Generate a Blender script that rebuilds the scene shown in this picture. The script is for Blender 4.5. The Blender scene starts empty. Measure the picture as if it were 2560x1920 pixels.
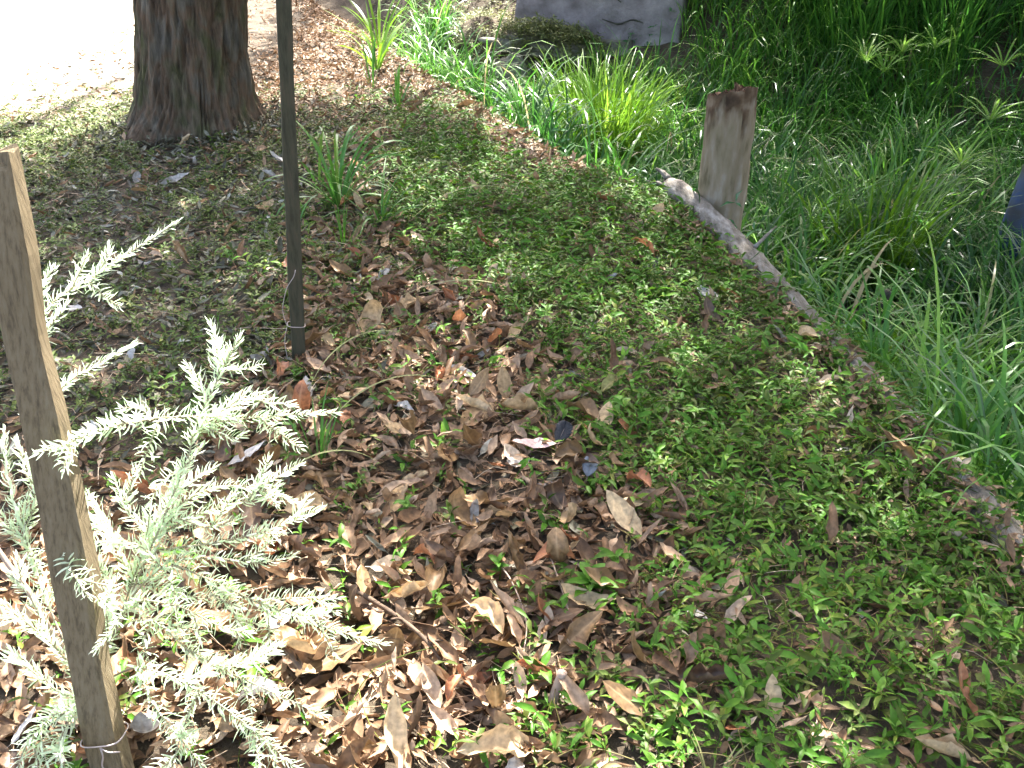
import bpy, math, random
import numpy as np
from mathutils import Vector, Matrix, Quaternion

random.seed(11)
RNG = np.random.default_rng(11)
scene = bpy.context.scene
R = math.radians

# ------------------------------------------------------------------ camera, sky, sun, exposure
cam_data = bpy.data.cameras.new("camera")
cam_data.sensor_width = 36.0
cam_data.lens = 35.0
cam_data.clip_start = 0.05
cam_data.clip_end = 800.0
cam = bpy.data.objects.new("camera", cam_data)
cam.location = (0, 0, 1.5)
cam.rotation_euler = (R(90 - 29), 0, 0)
scene.collection.objects.link(cam)
scene.camera = cam

SUN_EL, SUN_AZ = R(52), R(18)          # azimuth from +Y towards +X: high sun behind the tree
world = bpy.data.worlds.new("World")
scene.world = world
world.use_nodes = True
wn = world.node_tree.nodes
wl = world.node_tree.links
sky = wn.new("ShaderNodeTexSky")
sky.sky_type = 'NISHITA'
sky.sun_disc = False
sky.sun_elevation = SUN_EL
sky.sun_rotation = SUN_AZ
sky.air_density = 1.0
sky.dust_density = 7.0
sky.ozone_density = 0.2
wl.new(sky.outputs[0], wn["Background"].inputs[0])
wn["Background"].inputs[1].default_value = 0.15

S = Vector((math.sin(SUN_AZ) * math.cos(SUN_EL), math.cos(SUN_AZ) * math.cos(SUN_EL), math.sin(SUN_EL)))
sun_data = bpy.data.lights.new("sun", 'SUN')
sun_data.energy = 5.0
sun_data.angle = R(0.53)
sun_data.color = (1.0, 0.97, 0.91)
sun = bpy.data.objects.new("sun", sun_data)
sun.rotation_euler = S.to_track_quat('Z', 'Y').to_euler()
scene.collection.objects.link(sun)

scene.view_settings.view_transform = 'Standard'
scene.view_settings.look = 'None'
scene.view_settings.exposure = 2.9
scene.view_settings.gamma = 1.0
scene.render.engine = 'CYCLES'
scene.cycles.use_denoising = True
scene.cycles.max_bounces = 6
scene.cycles.diffuse_bounces = 3
scene.cycles.caustics_reflective = False
scene.cycles.caustics_refractive = False
scene.cycles.transmission_bounces = 4
scene.cycles.transparent_max_bounces = 4

# ------------------------------------------------------------------ helpers
def link(o, parent=None):
    scene.collection.objects.link(o)
    if parent is not None:
        o.parent = parent
    return o

def tag(o, label=None, cat=None, group=None, kind=None):
    if label: o["label"] = label
    if cat: o["category"] = cat
    if group: o["group"] = group
    if kind: o["kind"] = kind
    return o

def empty(name, loc, label, cat, group=None):
    o = bpy.data.objects.new(name, None)
    o.location = loc
    o.empty_display_size = 0.05
    link(o)
    return tag(o, label, cat, group)

def mesh_from(name, V, T, tint=None, cross=None, smooth=True):
    """V (n,3), T (m,3) triangles, optional point attributes."""
    V = np.asarray(V, dtype=np.float32)
    T = np.asarray(T, dtype=np.int32)
    me = bpy.data.meshes.new(name)
    me.vertices.add(len(V))
    me.vertices.foreach_set("co", V.ravel())
    me.loops.add(T.size)
    me.loops.foreach_set("vertex_index", T.ravel())
    me.polygons.add(len(T))
    me.polygons.foreach_set("loop_start", np.arange(0, T.size, 3, dtype=np.int32))
    me.polygons.foreach_set("loop_total", np.full(len(T), 3, dtype=np.int32))
    me.polygons.foreach_set("use_smooth", np.full(len(T), smooth, dtype=bool))
    if tint is not None:
        a = me.attributes.new("tint", 'FLOAT', 'POINT')
        a.data.foreach_set("value", np.asarray(tint, dtype=np.float32))
    if cross is not None:
        a = me.attributes.new("cross", 'FLOAT', 'POINT')
        a.data.foreach_set("value", np.asarray(cross, dtype=np.float32))
    me.update(calc_edges=True)
    me.validate()
    return me

def obj(name, me, mat, parent=None):
    o = bpy.data.objects.new(name, me)
    if mat is not None and not me.materials:
        me.materials.append(mat)
    return link(o, parent)

class Batch:
    """Collects many transformed copies of small templates into one mesh."""
    def __init__(self):
        self.V, self.T, self.A, self.C, self.n = [], [], [], [], 0
    def add(self, tv, tt, mats, locs, tint, cross=None):
        k, n = len(locs), len(tv)
        v = np.einsum('kij,nj->kni', mats, tv) + locs[:, None, :]
        t = tt[None] + (np.arange(k) * n)[:, None, None] + self.n
        self.V.append(v.reshape(-1, 3)); self.T.append(t.reshape(-1, 3))
        self.A.append(np.repeat(tint, n))
        self.C.append(np.tile(cross if cross is not None else np.zeros(n), k))
        self.n += k * n
    def raw(self, v, t, tint, cross=None):
        self.V.append(v); self.T.append(t + self.n); self.A.append(np.broadcast_to(tint, (len(v),)))
        self.C.append(cross if cross is not None else np.zeros(len(v)))
        self.n += len(v)
    def mesh(self, name):
        return mesh_from(name, np.concatenate(self.V), np.concatenate(self.T), np.concatenate(self.A), np.concatenate(self.C))

def rotz(a):
    c, s, z, o = np.cos(a), np.sin(a), np.zeros_like(a), np.ones_like(a)
    return np.stack([np.stack([c, -s, z], -1), np.stack([s, c, z], -1), np.stack([z, z, o], -1)], -2)
def rotx(a):
    c, s, z, o = np.cos(a), np.sin(a), np.zeros_like(a), np.ones_like(a)
    return np.stack([np.stack([o, z, z], -1), np.stack([z, c, -s], -1), np.stack([z, s, c], -1)], -2)
def roty(a):
    c, s, z, o = np.cos(a), np.sin(a), np.zeros_like(a), np.ones_like(a)
    return np.stack([np.stack([c, z, s], -1), np.stack([z, o, z], -1), np.stack([-s, z, c], -1)], -2)

def grid_tris(r, c, wrap=False):
    i, j = np.meshgrid(np.arange(r - 1), np.arange(c if wrap else c - 1), indexing='ij')
    a = i * c + j; b = i * c + (j + 1) % c; d = a + c; e = b + c
    return np.concatenate([np.stack([a, b, e], -1).reshape(-1, 3), np.stack([a, e, d], -1).reshape(-1, 3)])

def vnoise(x, y, seed=0):
    """smooth value noise, vectorised"""
    xi, yi = np.floor(x).astype(np.int64), np.floor(y).astype(np.int64)
    xf, yf = x - xi, y - yi
    u, v = xf * xf * (3 - 2 * xf), yf * yf * (3 - 2 * yf)
    def h(a, b):
        n = (a * 374761393 + b * 668265263 + seed * 974711) & 0xffffffff
        n = ((n ^ (n >> 13)) * 1274126177) & 0xffffffff
        return ((n ^ (n >> 16)) & 0xffff) / 65535.0
    return (h(xi, yi) * (1 - u) + h(xi + 1, yi) * u) * (1 - v) + (h(xi, yi + 1) * (1 - u) + h(xi + 1, yi + 1) * u) * v

def sstep(a, b, v):
    t = np.clip((v - a) / (b - a), 0, 1)
    return t * t * (3 - 2 * t)

# the bank's edge (x at each y) and the lie of the land
EY = [-6, 1.0, 1.99, 2.36, 2.93, 3.79, 4.35, 5.09, 7.4, 8.49, 12, 40]
EX = [2.2, 1.35, 1.20, 1.13, 1.06, .91, .72, .27, -.69, -1.16, -2.6, -14]
def edge_s(x, y):
    return (x - np.interp(y, EY, EX)) * .93
def height(x, y):
    x = np.asarray(x, float); y = np.asarray(y, float)
    s = edge_s(x, y)
    near = -.7 * sstep(-.03, .6, s)
    far = np.clip(y - (8.3 - .45 * x), 0, 4) * .6
    bump = (vnoise(x * 2.1 + 50, y * 2.1 + 50, 3) - .5) * .05 + (vnoise(x * 7 + 50, y * 7 + 50, 4) - .5) * .02
    mound = .36 * np.exp(-((x + .30) / .36) ** 2 - ((y - 9.1) / .32) ** 2)      # the mossy hump before the wall
    return near + far * sstep(0, .9, s) + bump + mound

def smooth_path(P, n):
    """Catmull-Rom through points, n samples, evenly along the parameter"""
    P = np.asarray(P, float)
    if len(P) == 2:
        return P[0] + (P[1] - P[0]) * np.linspace(0, 1, n)[:, None]
    Q = np.vstack([2 * P[0] - P[1], P, 2 * P[-1] - P[-2]])
    seg = np.linalg.norm(np.diff(P, axis=0), axis=1); cum = np.concatenate([[0], np.cumsum(seg)])
    d = np.linspace(0, cum[-1], n)
    i = np.clip(np.searchsorted(cum, d, side='right') - 1, 0, len(P) - 2)
    t = ((d - cum[i]) / seg[i])[:, None]
    p0, p1, p2, p3 = Q[i], Q[i + 1], Q[i + 2], Q[i + 3]
    return .5 * (2 * p1 + (p2 - p0) * t + (2 * p0 - 5 * p1 + 4 * p2 - p3) * t ** 2 + (3 * p1 - p0 - 3 * p2 + p3) * t ** 3)

def tube(path, radii, sides=8, cap=True, rough=0.0, seed=0):
    path = np.asarray(path, float); n = len(path)
    radii = np.broadcast_to(np.asarray(radii, float), (n,))
    tan = np.gradient(path, axis=0); tan /= np.linalg.norm(tan, axis=1)[:, None] + 1e-9
    ref = np.array([0, 0, 1.0]) if abs(tan[0][2]) < .9 else np.array([1.0, 0, 0])
    u = np.cross(tan, ref); u /= np.linalg.norm(u, axis=1)[:, None] + 1e-9
    w = np.cross(tan, u)
    a = np.linspace(0, 2 * np.pi, sides, endpoint=False)
    rr = radii[:, None] * np.ones(sides)
    if rough:
        g = np.random.default_rng(seed)
        rr = rr * (1 + rough * (g.random((n, sides)) - .5) * 2)
    V = path[:, None, :] + rr[..., None] * (np.cos(a)[None, :, None] * u[:, None, :] + np.sin(a)[None, :, None] * w[:, None, :])
    V = V.reshape(-1, 3); T = grid_tris(n, sides, True)
    if cap:
        V = np.vstack([V, path[0], path[-1]])
        j = np.arange(sides); k = (j + 1) % sides
        T = np.vstack([T, np.stack([np.full(sides, n * sides), k, j], -1),
                       np.stack([np.full(sides, n * sides + 1), (n - 1) * sides + j, (n - 1) * sides + k], -1)])
    return V, T

# ------------------------------------------------------------------ materials
def mat(name):
    m = bpy.data.materials.new(name)
    m.use_nodes = True
    nt = m.node_tree
    return m, nt.nodes, nt.links, nt.nodes["Principled BSDF"]

DIM = .75          # the paler base colours below are taken down by this much
def ramp(N, stops):
    r = N.new("ShaderNodeValToRGB")
    e = r.color_ramp.elements
    while len(e) < len(stops): e.new(0.5)
    for k, (p, c) in enumerate(stops):
        e[k].position = p; e[k].color = (c[0] * DIM, c[1] * DIM, c[2] * DIM, 1)
    return r

def leaf_mat(name, stops, src="tint", trans=.3, rough=.5, spec=.4, vein=0.0, blotch=.35, tcol=None):
    """Leaf: colour picked per leaf, blotchy, thin enough to let light through."""
    m, N, L, B = mat(name)
    r = ramp(N, stops)
    if src == "tint":
        a = N.new("ShaderNodeAttribute"); a.attribute_name = "tint"; fac = a.outputs["Fac"]
    else:
        a = N.new("ShaderNodeObjectInfo"); fac = a.outputs["Random"]
    L.new(fac, r.inputs[0])
    tc = N.new("ShaderNodeNewGeometry")
    nz = N.new("ShaderNodeTexNoise"); nz.inputs["Scale"].default_value = 90; nz.inputs["Detail"].default_value = 4
    L.new(tc.outputs["Position"], nz.inputs["Vector"])
    mp = N.new("ShaderNodeMapRange"); mp.inputs["From Min"].default_value = .3; mp.inputs["From Max"].default_value = .7
    mp.inputs["To Min"].default_value = 1 - blotch; mp.inputs["To Max"].default_value = 1 + blotch
    L.new(nz.outputs["Fac"], mp.inputs["Value"])
    mul = N.new("ShaderNodeVectorMath"); mul.operation = 'SCALE'
    L.new(r.outputs[0], mul.inputs[0]); L.new(mp.outputs[0], mul.inputs["Scale"])
    col = mul.outputs[0]
    if vein:
        c = N.new("ShaderNodeAttribute"); c.attribute_name = "cross"
        ab = N.new("ShaderNodeMath"); ab.operation = 'ABSOLUTE'; L.new(c.outputs["Fac"], ab.inputs[0])
        vr = N.new("ShaderNodeMapRange"); vr.inputs["From Min"].default_value = .0; vr.inputs["From Max"].default_value = .16
        vr.inputs["To Min"].default_value = vein; vr.inputs["To Max"].default_value = 0
        L.new(ab.outputs[0], vr.inputs["Value"])
        mx = N.new("ShaderNodeMixRGB"); mx.inputs[2].default_value = (.5, .36, .2, 1) if "brown" in name or "leaf" in name else (.3, .4, .12, 1)
        L.new(vr.outputs[0], mx.inputs[0]); L.new(col, mx.inputs[1])
        col = mx.outputs[0]
    L.new(col, B.inputs["Base Color"])
    B.inputs["Roughness"].default_value = rough
    B.inputs["Specular IOR Level"].default_value = spec
    if trans:
        t = N.new("ShaderNodeBsdfTranslucent"); mixs = N.new("ShaderNodeMixShader"); mixs.inputs[0].default_value = trans
        if tcol:
            mm = N.new("ShaderNodeMixRGB"); mm.blend_type = 'MULTIPLY'; mm.inputs[0].default_value = 1
            mm.inputs[2].default_value = (*tcol, 1); L.new(col, mm.inputs[1]); L.new(mm.outputs[0], t.inputs[0])
        else:
            L.new(col, t.inputs[0])
        L.new(B.outputs[0], mixs.inputs[1]); L.new(t.outputs[0], mixs.inputs[2])
        L.new(mixs.outputs[0], N["Material Output"].inputs[0])
    return m

def noise_mat(name, c1, c2, scale=8, detail=8, rough=.9, bump=.3, stretch=None, c3=None, spec=.25, bscale=None, bdist=.01):
    m, N, L, B = mat(name)
    tc = N.new("ShaderNodeTexCoord")
    mp = N.new("ShaderNodeMapping")
    if stretch: mp.inputs["Scale"].default_value = stretch
    L.new(tc.outputs["Object"], mp.inputs[0])
    nz = N.new("ShaderNodeTexNoise"); nz.inputs["Scale"].default_value = scale; nz.inputs["Detail"].default_value = detail; nz.inputs["Roughness"].default_value = .65
    L.new(mp.outputs[0], nz.inputs["Vector"])
    stops = [(.33, c1), (.66, c2)] if c3 is None else [(.3, c1), (.5, c2), (.68, c3)]
    r = ramp(N, stops); L.new(nz.outputs["Fac"], r.inputs[0])
    L.new(r.outputs[0], B.inputs["Base Color"])
    B.inputs["Roughness"].default_value = rough; B.inputs["Specular IOR Level"].default_value = spec
    n2 = N.new("ShaderNodeTexNoise"); n2.inputs["Scale"].default_value = bscale or scale * 4; n2.inputs["Detail"].default_value = 8; n2.inputs["Roughness"].default_value = .7
    L.new(mp.outputs[0], n2.inputs["Vector"])
    b = N.new("ShaderNodeBump"); b.inputs["Strength"].default_value = bump; b.inputs["Distance"].default_value = bdist
    L.new(n2.outputs["Fac"], b.inputs["Height"]); L.new(b.outputs[0], B.inputs["Normal"])
    return m

M = {}
M["soil"] = noise_mat("soil", (.03, .022, .014), (.10, .075, .048), scale=6, bump=.9, c3=(.16, .125, .085), bscale=60, bdist=.02)
M["sand"] = noise_mat("sand", (.22, .15, .10), (.36, .31, .25), scale=1.6, bump=.7, c3=(.46, .41, .34), bscale=50, bdist=.015)
M["pale_bark"] = noise_mat("pale_bark", (.08, .066, .05), (.24, .21, .175), scale=11, bump=.9, stretch=(3, 1.0, 3), c3=(.42, .39, .36), bscale=30, bdist=.01)
def post_material():
    """grey-brown weathered wood, rotted reddish brown in a ragged band under the broken top"""
    m, N, L, B = mat("post_wood")
    tc = N.new("ShaderNodeTexCoord")
    mp = N.new("ShaderNodeMapping"); mp.inputs["Scale"].default_value = (3.2, 3.2, 1.0); L.new(tc.outputs["Object"], mp.inputs[0])
    nz = N.new("ShaderNodeTexNoise"); nz.inputs["Scale"].default_value = 9; nz.inputs["Detail"].default_value = 8; L.new(mp.outputs[0], nz.inputs["Vector"])
    wood = ramp(N, [(.28, (.14, .112, .064)), (.42, (.25, .20, .125)), (.55, (.30, .235, .16)), (.72, (.38, .33, .255))]); L.new(nz.outputs["Fac"], wood.inputs[0])
    n2 = N.new("ShaderNodeTexNoise"); n2.inputs["Scale"].default_value = 14; n2.inputs["Detail"].default_value = 6; L.new(tc.outputs["Object"], n2.inputs["Vector"])
    rot = ramp(N, [(.3, (.05, .032, .02)), (.5, (.14, .088, .052)), (.68, (.28, .21, .145))]); L.new(n2.outputs["Fac"], rot.inputs[0])
    sep = N.new("ShaderNodeSeparateXYZ"); L.new(tc.outputs["Object"], sep.inputs[0])
    mp2 = N.new("ShaderNodeMapping"); mp2.inputs["Scale"].default_value = (1, 1, .3); L.new(tc.outputs["Object"], mp2.inputs[0])
    n3 = N.new("ShaderNodeTexNoise"); n3.inputs["Scale"].default_value = 16; n3.inputs["Detail"].default_value = 5; L.new(mp2.outputs[0], n3.inputs["Vector"])
    ma = N.new("ShaderNodeMath"); ma.operation = 'MULTIPLY_ADD'; ma.inputs[1].default_value = .55; L.new(n3.outputs["Fac"], ma.inputs[0]); L.new(sep.outputs["Z"], ma.inputs[2])
    ms = N.new("ShaderNodeMapRange"); ms.inputs["From Min"].default_value = 1.01; ms.inputs["From Max"].default_value = 1.10; L.new(ma.outputs[0], ms.inputs["Value"])
    mx = N.new("ShaderNodeMixRGB"); L.new(ms.outputs[0], mx.inputs[0]); L.new(wood.outputs[0], mx.inputs[1]); L.new(rot.outputs[0], mx.inputs[2])
    L.new(mx.outputs[0], B.inputs["Base Color"]); B.inputs["Roughness"].default_value = .9; B.inputs["Specular IOR Level"].default_value = .2
    bp = N.new("ShaderNodeBump"); bp.inputs["Strength"].default_value = .7; bp.inputs["Distance"].default_value = .012
    L.new(nz.outputs["Fac"], bp.inputs["Height"]); L.new(bp.outputs[0], B.inputs["Normal"])
    return m
M["post_wood"] = post_material()
M["rotten_wood"] = noise_mat("rotten_wood", (.02, .009, .005), (.075, .033, .015), scale=22, bump=.9, c3=(.13, .075, .042), bscale=60, bdist=.01)
M["stake_wood"] = noise_mat("stake_wood", (.10, .076, .046), (.23, .175, .10), scale=9, bump=1.0, stretch=(14, 14, .45), c3=(.27, .215, .135), bscale=22, bdist=.004)
M["dark_wood"] = noise_mat("dark_wood", (.026, .025, .014), (.064, .060, .034), scale=12, bump=.7, stretch=(6, 6, .7), c3=(.095, .07, .045), bscale=26, bdist=.002, rough=.75)
M["wire"] = noise_mat("wire", (.45, .36, .33), (.6, .5, .46), scale=40, bump=.05, rough=.5)
M["concrete"] = noise_mat("concrete", (.17, .145, .14), (.29, .25, .25), scale=5, bump=.9, c3=(.40, .355, .345), bscale=24, bdist=.02)
M["rock"] = noise_mat("rock", (.10, .09, .06), (.22, .20, .15), scale=6, bump=.8, c3=(.34, .32, .27), bscale=25, bdist=.02)
M["dark_rock"] = noise_mat("dark_rock", (.025, .025, .02), (.07, .065, .05), scale=7, bump=.8, c3=(.13, .12, .09), bscale=25, bdist=.02)
M["twig"] = noise_mat("twig", (.07, .045, .03), (.16, .11, .075), scale=30, bump=.3, stretch=(1, 1, 1))
M["pale_twig"] = noise_mat("pale_twig", (.36, .26, .2), (.5, .38, .3), scale=30, bump=.3)
M["rosemary_stem"] = noise_mat("rosemary_stem", (.30, .24, .16), (.48, .42, .30), scale=40, bump=.2)
M["feather_dark"] = noise_mat("feather_dark", (.015, .015, .018), (.05, .05, .055), scale=60, bump=.4, rough=.6)
M["feather_grey"] = noise_mat("feather_grey", (.22, .22, .23), (.36, .36, .38), scale=60, bump=.4, rough=.6)

def pole_material():
    m, N, L, B = mat("blue_paint")
    tc = N.new("ShaderNodeTexCoord"); nz = N.new("ShaderNodeTexNoise"); nz.inputs["Scale"].default_value = 5; nz.inputs["Detail"].default_value = 6
    L.new(tc.outputs["Object"], nz.inputs["Vector"])
    r = ramp(N, [(.40, (.03, .07, .22)), (.5, (.055, .075, .13)), (.62, (.06, .055, .06))])
    L.new(nz.outputs["Fac"], r.inputs[0]); L.new(r.outputs[0], B.inputs["Base Color"]); B.inputs["Roughness"].default_value = .45
    return m
M["blue_paint"] = pole_material()

def bark_material():
    m, N, L, B = mat("fibrous_bark")
    tc = N.new("ShaderNodeTexCoord")
    big = N.new("ShaderNodeTexNoise"); big.inputs["Scale"].default_value = 7.5; big.inputs["Detail"].default_value = 5
    mpb = N.new("ShaderNodeMapping"); mpb.inputs["Scale"].default_value = (1, 1, .6)
    L.new(tc.outputs["Object"], mpb.inputs[0]); L.new(mpb.outputs[0], big.inputs["Vector"])
    r1 = ramp(N, [(.30, (.128, .114, .094)), (.42, (.130, .108, .080)), (.50, (.140, .092, .060)), (.57, (.125, .100, .066)), (.66, (.094, .090, .042)), (.78, (.108, .090, .070))])
    L.new(big.outputs["Fac"], r1.inputs[0])
    fine = N.new("ShaderNodeTexNoise"); fine.inputs["Scale"].default_value = 26; fine.inputs["Detail"].default_value = 8; fine.inputs["Roughness"].default_value = .7
    mpf = N.new("ShaderNodeMapping"); mpf.inputs["Scale"].default_value = (1, 1, .13)
    L.new(tc.outputs["Object"], mpf.inputs[0]); L.new(mpf.outputs[0], fine.inputs["Vector"])
    mr = N.new("ShaderNodeMapRange"); mr.inputs["From Min"].default_value = .3; mr.inputs["From Max"].default_value = .7
    mr.inputs["To Min"].default_value = .3; mr.inputs["To Max"].default_value = 1.9
    L.new(fine.outputs["Fac"], mr.inputs["Value"])
    sc = N.new("ShaderNodeVectorMath"); sc.operation = 'SCALE'
    L.new(r1.outputs[0], sc.inputs[0]); L.new(mr.outputs[0], sc.inputs["Scale"])
    L.new(sc.outputs[0], B.inputs["Base Color"]); B.inputs["Roughness"].default_value = .95; B.inputs["Specular IOR Level"].default_value = .15
    b = N.new("ShaderNodeBump"); b.inputs["Strength"].default_value = .9; b.inputs["Distance"].default_value = .03
    L.new(fine.outputs["Fac"], b.inputs["Height"]); L.new(b.outputs[0], B.inputs["Normal"])
    return m
M["bark"] = bark_material()

DIM = 1.0
M["canopy"] = leaf_mat("canopy_leaf", [(0, (.03, .06, .015)), (1, (.07, .12, .03))], trans=.2)
M["rosemary"] = leaf_mat("rosemary_needle", [(0, (.56, .70, .44)), (.6, (.70, .80, .60)), (1, (.82, .86, .76))], trans=.55, rough=.45, spec=.5, blotch=.15)
M["cover"] = leaf_mat("cover_leaf_green", [(0, (.065, .085, .010)), (.25, (.060, .135, .010)), (.5, (.066, .185, .014)), (.75, (.12, .235, .02)), (.93, (.20, .24, .036)), (1, (.18, .14, .055))], trans=.38, rough=.5, spec=.25, blotch=.2)
M["olive"] = leaf_mat("olive_green", [(0, (.04, .07, .009)), (.5, (.075, .115, .018)), (1, (.15, .165, .045))], trans=.25, rough=.55, spec=.25)
M["grass"] = leaf_mat("grass_blade", [(0, (.018, .070, .012)), (.45, (.052, .165, .022)), (.8, (.115, .28, .030)), (.95, (.19, .34, .055)), (1, (.30, .25, .13))], trans=.45, rough=.36, spec=.42, blotch=.15)
M["bright_grass"] = leaf_mat("bright_grass_blade", [(0, (.065, .15, .010)), (.6, (.115, .24, .014)), (1, (.21, .32, .04))], trans=.5, rough=.35, spec=.45, blotch=.15)
M["strap"] = leaf_mat("strap_blade", [(0, (.05, .16, .025)), (.6, (.08, .21, .03)), (1, (.15, .24, .05))], trans=.35, rough=.4, spec=.35, blotch=.15)
M["moss"] = leaf_mat("moss_green", [(0, (.07, .085, .025)), (.5, (.15, .17, .05)), (1, (.28, .28, .12))], trans=.3, rough=.6)
M["undergrowth"] = leaf_mat("under_green", [(0, (.03, .10, .03)), (.6, (.055, .165, .045)), (1, (.11, .25, .07))], trans=.3, rough=.4)
DIM = 1.18
M["litter"] = leaf_mat("leaf_litter_brown", [(0, (.06, .034, .018)), (.3, (.145, .082, .042)), (.55, (.21, .13, .074)), (.8, (.31, .21, .135)), (1, (.42, .34, .25))], trans=.15, rough=.6, spec=.3)
M["grey_litter"] = leaf_mat("leaf_litter_grey", [(0, (.03, .028, .018)), (.4, (.085, .08, .052)), (.75, (.18, .17, .122)), (1, (.40, .385, .33))], trans=.15, rough=.6, spec=.3)
LEAFCOL = {
    "tan": leaf_mat("leaf_tan", [(0, (.28, .19, .10)), (1, (.42, .305, .175))], src="obj", trans=.15, rough=.55, spec=.35, vein=.35),
    "brown": leaf_mat("leaf_brown", [(0, (.12, .07, .03)), (1, (.22, .137, .065))], src="obj", trans=.15, rough=.5, spec=.4, vein=.3),
    "rust-red": leaf_mat("leaf_rust", [(0, (.20, .075, .035)), (1, (.30, .13, .06))], src="obj", trans=.15, rough=.55, spec=.35, vein=.3),
    "dark brown": leaf_mat("leaf_dark", [(0, (.065, .038, .022)), (1, (.11, .066, .04))], src="obj", trans=.1, rough=.5, spec=.4, vein=.2),
    "grey": leaf_mat("leaf_grey", [(0, (.24, .22, .20)), (1, (.38, .36, .34))], src="obj", trans=.1, rough=.6, spec=.3, vein=.2),
    "pinkish": leaf_mat("leaf_pink", [(0, (.42, .29, .27)), (1, (.46, .33, .31))], src="obj", trans=.1, rough=.6, spec=.3, vein=.3),
    "olive": leaf_mat("leaf_olive", [(0, (.16, .16, .05)), (1, (.24, .22, .08))], src="obj", trans=.2, rough=.5, spec=.3, vein=.4),
}

# ------------------------------------------------------------------ the ground
def spaced(lo, hi, step, far_lo, far_hi):
    mid = np.arange(lo, hi + 1e-6, step)
    k = np.geomspace(step * 2, far_hi - hi, 22)
    k2 = np.geomspace(step * 2, lo - far_lo, 22)
    return np.concatenate([(lo - k2)[::-1], mid, hi + k])
gx = spaced(-4, 5, .06, -250, 250)
gy = spaced(-.5, 11, .06, -250, 400)
GX, GY = np.meshgrid(gx, gy)
V = np.stack([GX, GY, height(GX, GY)], -1).reshape(-1, 3)
ground = obj("ground", mesh_from("ground", V, grid_tris(len(gy), len(gx))), M["soil"])
tag(ground, kind="structure")

ny = 150
py_ = np.concatenate([np.linspace(5.2, 11, 110), np.linspace(11.3, 60, 40)])
bx = np.interp(py_, [5.2, 5.6, 6.2, 7.0, 8.0, 9.5, 60], [-3.5, -2.95, -2.6, -2.5, -2.6, -2.9, -24]) + (vnoise(py_ * 3, py_ * 0 + 3.3, 8) - .5) * .45 + (vnoise(py_ * 11, py_ * 0 + 1.3, 9) - .5) * .16
lx = np.linspace(0, 1, 90) ** 1.8
PX = bx[:, None] - lx[None, :] * 40
PY = np.repeat(py_[:, None], 90, 1)
PZ = height(PX, PY) + .008
path = obj("path", mesh_from("path", np.stack([PX, PY, PZ], -1).reshape(-1, 3), grid_tris(ny, 90)[:, ::-1]), M["sand"])
tag(path, kind="structure")

# ------------------------------------------------------------------ the tree
TX, TY = -1.84, 5.82
tree = empty("tree", (TX, TY, 0), "thick tree trunk with furrowed grey and reddish bark beside the sunlit path", "tree")
nz_, na = 170, 320
zz = np.concatenate([np.linspace(-.15, 2.2, 145), np.linspace(2.3, 8.0, 25)])
th = np.linspace(0, 2 * np.pi, na, endpoint=False)
Z, A = np.meshgrid(zz, th, indexing='ij')
rad = .300 * (1 - .04 * np.clip(Z, 0, 9)) + .095 * np.exp(-np.clip(Z, 0, 9) / .16) * (1 + .55 * np.sin(5 * A + 1.0) * .6 + .25 * np.sin(3 * A))
fur = (np.abs(vnoise(A * 13 + vnoise(A * 4, Z * 5, 5) * 1.5, Z * 4.2 + 9, 6) - .5) * 2) ** .6
fur2 = vnoise(A * 31, Z * 11 + 3, 7)
rad = rad + (fur - .6) * .036 + (fur2 - .5) * .018
lean = np.stack([.13 * np.minimum(Z, 1.6) - .02, .03 * Z], -1)
V = np.stack([rad * np.cos(A + np.pi / 2) + lean[..., 0], rad * np.sin(A + np.pi / 2) + lean[..., 1], Z + height(TX, TY) - .0], -1).reshape(-1, 3)
trunk = obj("trunk", mesh_from("trunk", V, grid_tris(nz_, na, True)), M["bark"], tree)

SXY = np.array([S.x, S.y]) / S.z
def lit(x, y):
    """mask of wanted sun patches on the ground; the unseen leaves are shaped round it"""
    box = lambda x0, x1, y0, y1, e: sstep(x0 - e, x0 + e, x) * (1 - sstep(x1 - e, x1 + e, x)) * sstep(y0 - e, y0 + e, y) * (1 - sstep(y1 - e, y1 + e, y))
    spot = lambda cx, cy, r: 1 - sstep(r * .6, r * 1.25, np.hypot(x - cx, y - cy))
    seg = lambda ax, ay, bx_, by_, r: 1 - sstep(r * .5, r * 1.3, np.hypot(x - (ax + np.clip(((x - ax) * (bx_ - ax) + (y - ay) * (by_ - ay)) / ((bx_ - ax) ** 2 + (by_ - ay) ** 2), 0, 1) * (bx_ - ax)),
                                                                          y - (ay + np.clip(((x - ax) * (bx_ - ax) + (y - ay) * (by_ - ay)) / ((bx_ - ax) ** 2 + (by_ - ay) ** 2), 0, 1) * (by_ - ay))))
    path_l = (1 - sstep(-2.35, -2.05, x + .30 * (5.9 - y) * (y < 5.9))) * sstep(4.6, 5.5, y)
    o = np.maximum.reduce([
        path_l * 1.0,
        .55 * box(-1.75, -.95, 6.2, 9.6, .2),
        1.0 * spot(-.95, 7.75, .45),
        .9 * spot(.06, 8.75, .3),
        .8 * box(-.95, .5, 8.4, 10.4, .2),
        1.0 * spot(.70, 7.5, .62),
        .75 * spot(.0, 8.1, .6),
        .6 * seg(-.7, 7.0, .35, 5.2, .3),
        1.0 * box(-1.6, -.42, -.2, 1.85, .15),
        .7 * box(-.45, .02, .3, 1.62, .12),
        .3 * box(-.2, .3, .3, 1.45, .12),
        .22 * spot(.9, 4.3, .4),
        .035 * box(-.6, 1.0, 2.4, 5.2, .4),
    ])
    return o
n = 9000  # out-of-view leaf clusters, placed so their shade falls outside the sun patches
gx_ = RNG.uniform(-4.6, 7.5, n); gy_ = RNG.uniform(-.6, 13.0, n)
keep = RNG.random(n) > lit(gx_, gy_) ** .5
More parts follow.
